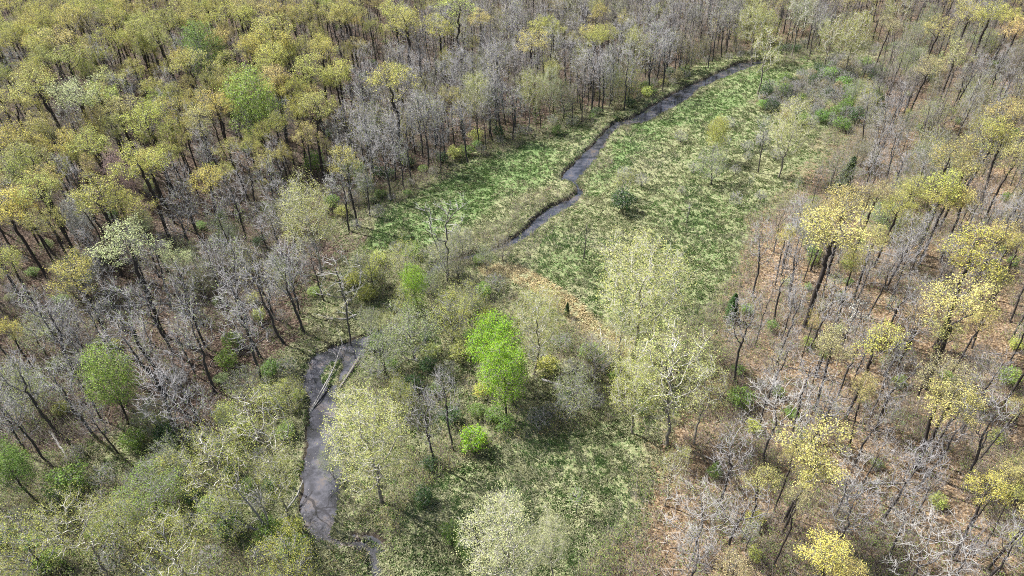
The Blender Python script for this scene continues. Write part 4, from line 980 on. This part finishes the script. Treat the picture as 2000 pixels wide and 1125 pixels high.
def pole(u0, v0, h, r, label, mat=M_BARK, seed=0):
    p = to_plane(np.array([float(u0)]), np.array([float(v0)]))[0]; rng = np.random.RandomState(seed)
    z0 = float(height(p[0:1], p[1:2])[0]); P = trunk_line(rng, h, rng.normal(0, .01, 2), 0.03); d = np.repeat([[0, 0, 1.0]], len(P), 0)
    r_ = np.linspace(r, r * 0.45, len(P)); tv, tf = tubes(P[:-1], P[1:], d[:-1], d[1:], r_[:-1], r_[1:], 7)
    k = P[rng.randint(2, len(P), 9)]; q = k + rng.normal(0, 0.5, k.shape) + [0, 0, .3]
    sv, sf = spikes(k, q, np.full(9, r * 0.35))
    e = link(bpy.data.objects.new('dead_tree', None)); e.location = (p[0], p[1], z0)
    o = link(bpy.data.objects.new('trunk', make_mesh('snag', [(tv, tf, 0, np.full(len(tv), .25))], [mat]))); o.parent = e
    o = link(bpy.data.objects.new('branch_stubs', make_mesh('stubs', [(sv, sf, 0, np.full(len(sv), .6))], [mat]))); o.parent = e
    e['label'] = label; e['category'] = 'dead tree'; e['group'] = GROUPS['dead_tree']; SPOTS.append((p[0], p[1]))
def leaning_tree():
    rng = np.random.RandomState(5); p = to_plane(np.array([528.0]), np.array([1048.0]))[0]; p[2] = float(height(p[0:1], p[1:2])[0])
    e = link(bpy.data.objects.new('dead_tree', None)); e.location = p
    for dx, dy, h, r in ((-6.2, -0.4, 7.0, 0.17), (-2.6, 1.4, 9.5, 0.19), (0.6, 0.3, 9.0, 0.18)):
        t = np.linspace(0, 1, 16); P = np.stack([dx * t ** 1.15, dy * t, h * t - 0.2], 1); P[:, :2] += np.cumsum(rng.normal(0, 0.07, (16, 2)), 0)
        d = np.gradient(P, axis=0); d /= np.linalg.norm(d, axis=1, keepdims=True); rr = np.linspace(r, r * 0.3, 16)
        tv, tf = tubes(P[:-1], P[1:], d[:-1], d[1:], rr[:-1], rr[1:], 7)
        o = link(bpy.data.objects.new('trunk', make_mesh('dead_trunk', [(tv, tf, 0, np.repeat(0.15 + 0.6 * t[:-1], 14))], [M_DEAD]))); o.parent = e
        k = P[rng.randint(5, 16, 16)]; v = rng.normal(0, 0.8, (16, 3)) + d[8] * 0.9; L = rng.uniform(0.8, 2.4, (16, 1)); m_ = k + v * L * 0.5
        bv, bf = spikes(np.vstack([k, m_, m_]), np.vstack([k + v * L, m_ + v * L * 0.4 + rng.normal(0, .5, (16, 3)), m_ + v * L * 0.4 + rng.normal(0, .5, (16, 3))]), np.repeat([0.04, 0.022, 0.022], 16))
        o = link(bpy.data.objects.new('branches', make_mesh('dead_branches', [(bv, bf, 0, np.full(len(bv), 0.75))], [M_DEAD]))); o.parent = e
    e['label'] = 'dead tree with three leaning pale trunks left of the creek'; e['category'] = 'dead tree'; e['group'] = GROUPS['dead_tree']
leaning_tree()
pole(1140, 506, 7.5, 0.15, 'lone dark dead pole standing in the meadow left of the largest pale sycamore', seed=1)
pole(1342, 435, 2.6, 0.13, 'short dark stump in the middle of the big meadow', seed=2)
pole(1345, 418, 1.8, 0.12, 'short grey stump just behind the dark stump in the meadow', M_GREY, seed=3)

# ------------------------------------------------------------------ stuff: grass, undergrowth, leaf litter sticks, cobbles, woods beyond the frame
def stuff(name, me, label):
    o = link(bpy.data.objects.new(name, me)); o['kind'] = 'stuff'; o['label'] = label; return o

def tuft_field():
    n = 620000
    dep = rs.uniform(0, 1, n)
    y = 42 + 250 * dep ** 1.25; x = rs.uniform(-1, 1, n) * (np.hypot(y, 78) * 0.62 + 6)
    g, gr, w, sw, u, v = zones(x, y)
    lump = fbm(x, y, 1.3, 2)
    keep = (rs.rand(n) < (g ** 1.5) * (0.25 + 0.75 * sstep(0.35, 0.6, lump))) & (u > -60) & (u < 2060) & (v > 60) & (v < 1190)
    near = near_creek(x, y)
    for poly in (CREEK_POLY, DITCH_POLY): keep &= ~(near & (poly_sd(x, y, poly) > -0.35)) | (poly_sd(x, y, ISLAND) > 0)
    x, y, g, gr, sw, lump = x[keep], y[keep], g[keep], gr[keep], sw[keep], lump[keep]
    nb = 5200; k = rs.randint(0, len(CL) - 1, nb); f = rs.rand(nb)[:, None]; left = rs.rand(nb) < 0.5           # sedge hanging over both banks
    a = np.where(left[:, None], CL[k] * (1 - f) + CL[k + 1] * f, CR[k] * (1 - f) + CR[k + 1] * f)[:, :2] + rs.normal(0, 0.45, (nb, 2))
    ok = (poly_sd(a[:, 0], a[:, 1], CREEK_POLY) < 0.2) & (fbm(a[:, 0], a[:, 1], 3.5, 2) > 0.42); a = a[ok]; nb = len(a)
    x = np.concatenate([x, a[:, 0]]); y = np.concatenate([y, a[:, 1]]); lump = np.concatenate([lump, np.full(nb, .5)]); sw = np.concatenate([sw, np.zeros(nb)])
    gr = np.concatenate([gr, rs.uniform(0.2, 0.6, nb)])
    n = len(x); z = np.maximum(height(x, y), WATER_Z - 0.05)
    isg = (gr + 1.1 * (fbm(x + 5, y + 9, 1.7, 3) - 0.5) + rs.normal(0, .30, n)) > 0.47
    isg |= poly_sd(x, y, ISLAND) > 0
    tanc = np.array([0.42, 0.42, 0.275]); tan2 = np.array([0.31, 0.325, 0.17]); grc = np.array([0.155, 0.250, 0.085]); gr2 = np.array([0.24, 0.335, 0.135]); gold = np.array([0.62, 0.53, 0.32])
    a = rs.rand(n, 1); c = np.where(isg[:, None], grc * (1 - a) + gr2 * a, tan2 * (1 - a) + tanc * a * 1.1)
    c = np.where((sw > 0.5)[:, None], gold * (0.7 + 0.5 * a), c) * rs.uniform(0.8, 1.2, (n, 1))
    B = 5
    th = np.pi + 2.6 * (fbm(x, y, 7.0, 2) - 0.5) * 2 + 0.5
    th = np.repeat(th, B) + rs.normal(0, 0.7, n * B)
    L = np.repeat(np.where(isg, 0.36, 0.50) * rs.uniform(0.6, 1.35, n), B) * rs.uniform(0.6, 1.2, n * B)
    lay = np.repeat(np.where(isg, 0.75, 1.25), B) + rs.normal(0, 0.25, n * B)
    base = np.stack([np.repeat(x, B), np.repeat(y, B), np.repeat(z, B) - 0.03], 1) + np.concatenate([rs.normal(0, 0.13, (n * B, 2)), np.zeros((n * B, 1))], 1)
    out = np.stack([np.cos(th) * np.sin(lay), np.sin(th) * np.sin(lay), np.abs(np.cos(lay)) + 0.12], 1)
    side = np.stack([-np.sin(th), np.cos(th), np.zeros_like(th)], 1) * 0.055
    tip = base + out * L[:, None]; midp = base + (out + [0, 0, 0.45]) * L[:, None] * 0.5
    V = np.stack([base - side, base + side, midp + side * 0.8, tip, midp - side * 0.8], 1).reshape(-1, 3)
    k = np.arange(n * B)[:, None] * 5
    F = np.concatenate([k, k + 1, k + 2, k + 3, k + 4], 1)
    T = np.concatenate([np.repeat(np.repeat(c, B, 0) * rs.uniform(.85, 1.15, (n * B, 1)), 5, 0), np.ones((n * B * 5, 1))], 1)
    print('tufts', n)
    return make_mesh('grass', [(V, F, 0, T)], [M_TUFT])
stuff('grass', tuft_field(), 'green and straw-coloured tussock grass over the meadows')

def undergrowth():
    n = 150000
    y = 42 + 260 * rs.uniform(0, 1, n) ** 1.3; x = rs.uniform(-1, 1, n) * (np.hypot(y, 78) * 0.80 + 8)
    g, gr, w, sw, u, v = zones(x, y)
    pat = fbm(x, y, 11.0, 3)
    wood_ = 1 - sstep(0.75, 0.95, g)
    keep = (rs.rand(n) < wood_ * (0.25 + 0.75 * sstep(0.38, 0.62, pat))) & (u > -420) & (u < 2420)
    near = (np.abs(x) < 130) & (y < 330); keep &= ~(near & (poly_sd(x, y, CREEK_POLY) > -0.4))
    x, y, w, u, g = x[keep], y[keep], w[keep], u[keep], g[keep]; n = len(x); z = height(x, y)
    B = 7; k = np.repeat(np.arange(n), B)
    H = np.repeat(rs.uniform(0.5, 1.7, n) * (1 + 1.2 * (rs.rand(n) < 0.25)), B)
    b0 = np.stack([x[k], y[k], z[k] - 0.05], 1) + np.concatenate([rs.normal(0, 0.25, (n * B, 2)), np.zeros((n * B, 1))], 1)
    v_ = rs.normal(0, 0.45, (n * B, 3)); v_[:, 2] = np.abs(v_[:, 2]) + 0.6
    tip = b0 + v_ * H[:, None]
    sv, sf = spikes(b0, tip, np.full(n * B, 0.016))
    tc = np.array([0.30, 0.26, 0.23]) * rs.uniform(0.7, 1.3, (n * B, 1)); T1 = np.concatenate([np.repeat(tc, 4, 0), np.ones((n * B * 4, 1))], 1)
    # small leaves on about half of them
    leafy = rs.rand(n) < np.where(g > 0.3, 0.8, 0.35); kk = np.where(leafy[k])[0]; kk = np.repeat(kk, 3)
    C = b0[kk] + (tip[kk] - b0[kk]) * rs.uniform(0.4, 1.05, (len(kk), 1)) + rs.normal(0, 0.14, (len(kk), 3))
    lv, lf = leaves(C, rs.uniform(0.05, 0.12, len(C)), rs, 0.5)
    pal = np.array([[0.13, 0.20, 0.045], [0.24, 0.25, 0.085], [0.19, 0.26, 0.07], [0.27, 0.23, 0.10]])
    lc = pal[rs.randint(0, 4, n)][k[kk]] * rs.uniform(0.7, 1.3, (len(kk), 1)); T2 = np.concatenate([np.repeat(lc, 4, 0), np.ones((len(kk) * 4, 1))], 1)
    print('undergrowth', n)
    return make_mesh('undergrowth', [(sv, sf, 0, T1), (lv, lf, 0, T2)], [M_TUFT])
stuff('undergrowth', undergrowth(), 'low twiggy growth and seedlings on the forest floor')

def litter_sticks():
    n = 16000
    y = 42 + 200 * rs.uniform(0, 1, n) ** 1.3; x = rs.uniform(-1, 1, n) * (np.hypot(y, 78) * 0.62 + 6)
    g, gr, w, sw, u, v = zones(x, y); keep = (g < 0.75) & (rs.rand(n) < 1 - 0.8 * g)
    x, y = x[keep], y[keep]; n = len(x); z = height(x, y) + 0.05
    th = rs.rand(n) * 6.283; L = rs.uniform(0.6, 3.2, n) * rs.uniform(.5, 1, n)
    p0 = np.stack([x, y, z], 1); p1 = p0 + np.stack([np.cos(th) * L, np.sin(th) * L, rs.uniform(0, 0.25, n) * L], 1)
    p1[:, 2] = np.maximum(p1[:, 2], height(p1[:, 0], p1[:, 1]) + 0.04)
    sv, sf = spikes(p0, p1, rs.uniform(0.025, 0.07, n), 4)
    c = np.array([0.40, 0.36, 0.32]) * rs.uniform(0.45, 1.2, (n, 1)); T = np.concatenate([np.repeat(c, 5, 0), np.ones((n * 5, 1))], 1)
    return make_mesh('litter', [(sv, sf, 0, T)], [M_STONE])
stuff('stick_litter', litter_sticks(), 'grey fallen sticks scattered over the leaf litter')

def cobbles():
    pts = []
    for (cx, cy, sx, sy, n) in ((612, 700, 14, 16, 170), (634, 725, 8, 16, 120), (640, 686, 30, 5, 110), (598, 745, 9, 20, 110), (640, 765, 22, 6, 60), (596, 1040, 6, 12, 90), (640, 1064, 30, 9, 320), (690, 1056, 16, 8, 90), (690, 690, 20, 6, 50), (596, 785, 5, 10, 50), (1466, 128, 14, 4, 40)):
        p = to_plane(cx + rs.normal(0, sx, n), cy + rs.normal(0, sy, n), -0.6); pts.append(p)
    for bank, inn in ((CL, CR), (CR, CL)):
        k = rs.randint(0, len(bank), 420); t = rs.uniform(-0.05, 0.22, (420, 1))
        pts.append(bank[k] * (1 - t) + inn[k] * t + np.concatenate([rs.normal(0, 0.35, (420, 2)), np.zeros((420, 1))], 1))
    P = np.concatenate(pts); P[:, 2] = np.maximum(height(P[:, 0], P[:, 1]), WATER_Z - 0.03)
    s = rs.uniform(0.04, 0.13, len(P)) * rs.uniform(0.7, 1.4, len(P))
    o6 = np.array([[1, 0, 0], [0.3, .95, .1], [-.8, .5, 0], [-.7, -.7, .1], [.4, -.9, 0], [.1, .1, .75], [0, 0, -.6]]); f = np.array([[0, 1, 5], [1, 2, 5], [2, 3, 5], [3, 4, 5], [4, 0, 5], [1, 0, 6], [2, 1, 6], [3, 2, 6], [4, 3, 6], [0, 4, 6]])
    th = rs.rand(len(P)) * 6.283; c, sn = np.cos(th), np.sin(th)
    q = o6[None] * rs.uniform(0.75, 1.25, (len(P), 7, 3)) * s[:, None, None]
    V = np.stack([q[..., 0] * c[:, None] - q[..., 1] * sn[:, None], q[..., 0] * sn[:, None] + q[..., 1] * c[:, None], q[..., 2]], -1) + P[:, None]
    F = (f[None] + (np.arange(len(P)) * 7)[:, None, None]).reshape(-1, 3)
    col = np.array([0.27, 0.245, 0.23]) * rs.uniform(0.5, 1.5, (len(P), 1)) + rs.normal(0, .015, (len(P), 3)); col = np.clip(col, .05, .8)
    T = np.concatenate([np.repeat(col, 7, 0), np.ones((len(P) * 7, 1))], 1)
    return make_mesh('gravel', [(V.reshape(-1, 3), F, 0, T)], [M_STONE])
stuff('gravel', cobbles(), 'pale cobbles on the bars of the creek')

def beyond():
    parts_t, parts_c = [], []
    for kind, x, y, s, sz, tint, seen in MARGIN:
        m = MODELS[kind][rs.randint(len(MODELS[kind]))]; rot = rs.rand() * 6.283; c, sn = math.cos(rot), math.sin(rot)
        z = float(height(np.array([x]), np.array([y]))[0])
        def xf(v): return np.stack([(v[:, 0] * c - v[:, 1] * sn) * s + x, (v[:, 0] * sn + v[:, 1] * c) * s + y, v[:, 2] * sz + z], 1)
        tone = m['trunk'][3]; bc = (0.10 + 0.22 * tone)[:, None] * np.array([1, .92, .87]); parts_t.append((xf(m['trunk'][0]), m['trunk'][1], 0, np.concatenate([bc, np.ones((len(bc), 1))], 1)))
        for v, f, mi, t in m['crown']:
            k = len(f[0]); nv = 4 if k == 4 and mi == 0 else (6 if k == 4 else 4)
            if len(f) == 0: continue
            isl = len(v) // nv; pick = np.where(rs.rand(isl) < (0.6 if seen else 0.42))[0]
            per = len(f) // isl
            vi = (pick[:, None] * nv + np.arange(nv)).ravel(); v2 = xf(v[vi])
            f2 = f.reshape(isl, per, k)[pick] - (pick * nv)[:, None, None] + (np.arange(len(pick)) * nv)[:, None, None]
            if mi == 0: cc = np.array(tint)[None] * (0.65 + 0.7 * np.asarray(t)[vi])[:, None]
            else: cc = np.array([0.33, 0.30, 0.285])[None] * np.ones((len(v2), 1))
            parts_c.append((v2, f2.reshape(-1, k), 0, np.concatenate([cc, np.ones((len(cc), 1))], 1)))
    print('margin trees', len(MARGIN))
    return make_mesh('woods', parts_t + parts_c, [M_TUFT])
if MARGIN: stuff('surrounding_woods', beyond(), 'mixed woods that go on around the valley')

# ------------------------------------------------------------------ labels
ORD = ['', 'second ', 'third ', 'fourth ', 'fifth ', 'sixth ', 'seventh ', 'eighth ', 'ninth ', 'tenth ', 'eleventh ', 'twelfth ', 'thirteenth ', 'fourteenth ', 'fifteenth ', 'sixteenth ', 'seventeenth ', 'eighteenth ', 'nineteenth ', 'twentieth '] + ['twenty-%s ' % w for w in ('first', 'second', 'third', 'fourth', 'fifth', 'sixth', 'seventh', 'eighth', 'ninth')] + ['thirtieth '] + ['thirty-%s ' % w for w in ('first', 'second', 'third', 'fourth', 'fifth', 'sixth', 'seventh', 'eighth', 'ninth')]
KINDWORD = {'oak_tree': 'oak', 'bare_tree': 'leafless tree', 'sycamore_tree': 'sycamore', 'green_tree': 'tree', 'budding_tree': 'budding tree', 'shrub': 'shrub', 'bare_shrub': 'twiggy shrub', 'sapling': 'sapling', 'dead_tree': 'dead tree', 'cedar_tree': 'cedar', 'redbud_tree': 'redbud', 'dogwood_tree': 'dogwood'}
MARKS = [(t['mark'], t['u'], t['v'], t) for t in THINGS if t['mark']] + [(a, b, c, None) for a, b, c in MARK_EXTRA]
def sector(du, dv):
    a = math.degrees(math.atan2(-dv * 1.25, du)) % 360
    return ['right of', 'behind and right of', 'behind', 'behind and left of', 'left of', 'in front and left of', 'in front of', 'in front and right of'][int((a + 22.5) // 45) % 8]
buckets = {}
for t in THINGS:
    if t['label']: t['o']['label'] = t['label']; continue
    best = min((m for m in MARKS if m[3] is not t), key=lambda m: math.hypot(t['u'] - m[1], (t['v'] - m[2]) * 1.25))
    du, dv = t['u'] - best[1], t['v'] - best[2]
    kw = KINDWORD[t['nm']]
    look = t['look']
    if t['nm'] == 'bare_tree' : look = 'spreading pale' if t['kind'] == 'spread' else 'grey'
    if t['nm'] == 'bare_shrub': look = 'brown' if look == 'tan' else ('dark' if look == 'dark green' else 'grey')
    if t['nm'] == 'sapling' and look == 'grey-green': look = 'thin grey'
    buckets.setdefault((look, kw, sector(du, dv), best[0]), []).append((math.hypot(du, dv * 1.25), t))
for (look, kw, sec, mark), lst in buckets.items():
    lst.sort(key=lambda a: a[0])
    for i, (_, t) in enumerate(lst):
        tail = '' if len(lst) == 1 else (', nearest to it' if i == 0 else f', {ORD[min(i, len(ORD) - 1)]}nearest')
        lab = f'{look} {kw} {sec} {mark}{tail}'
        t['o']['label'] = lab if len(lab.replace('-', ' ').split()) <= 16 else lab.replace(' to it', '')
from collections import Counter
print(Counter(t['nm'] for t in THINGS), len(THINGS), 'dup labels', len(THINGS) - len({t['o']['label'] for t in THINGS}))
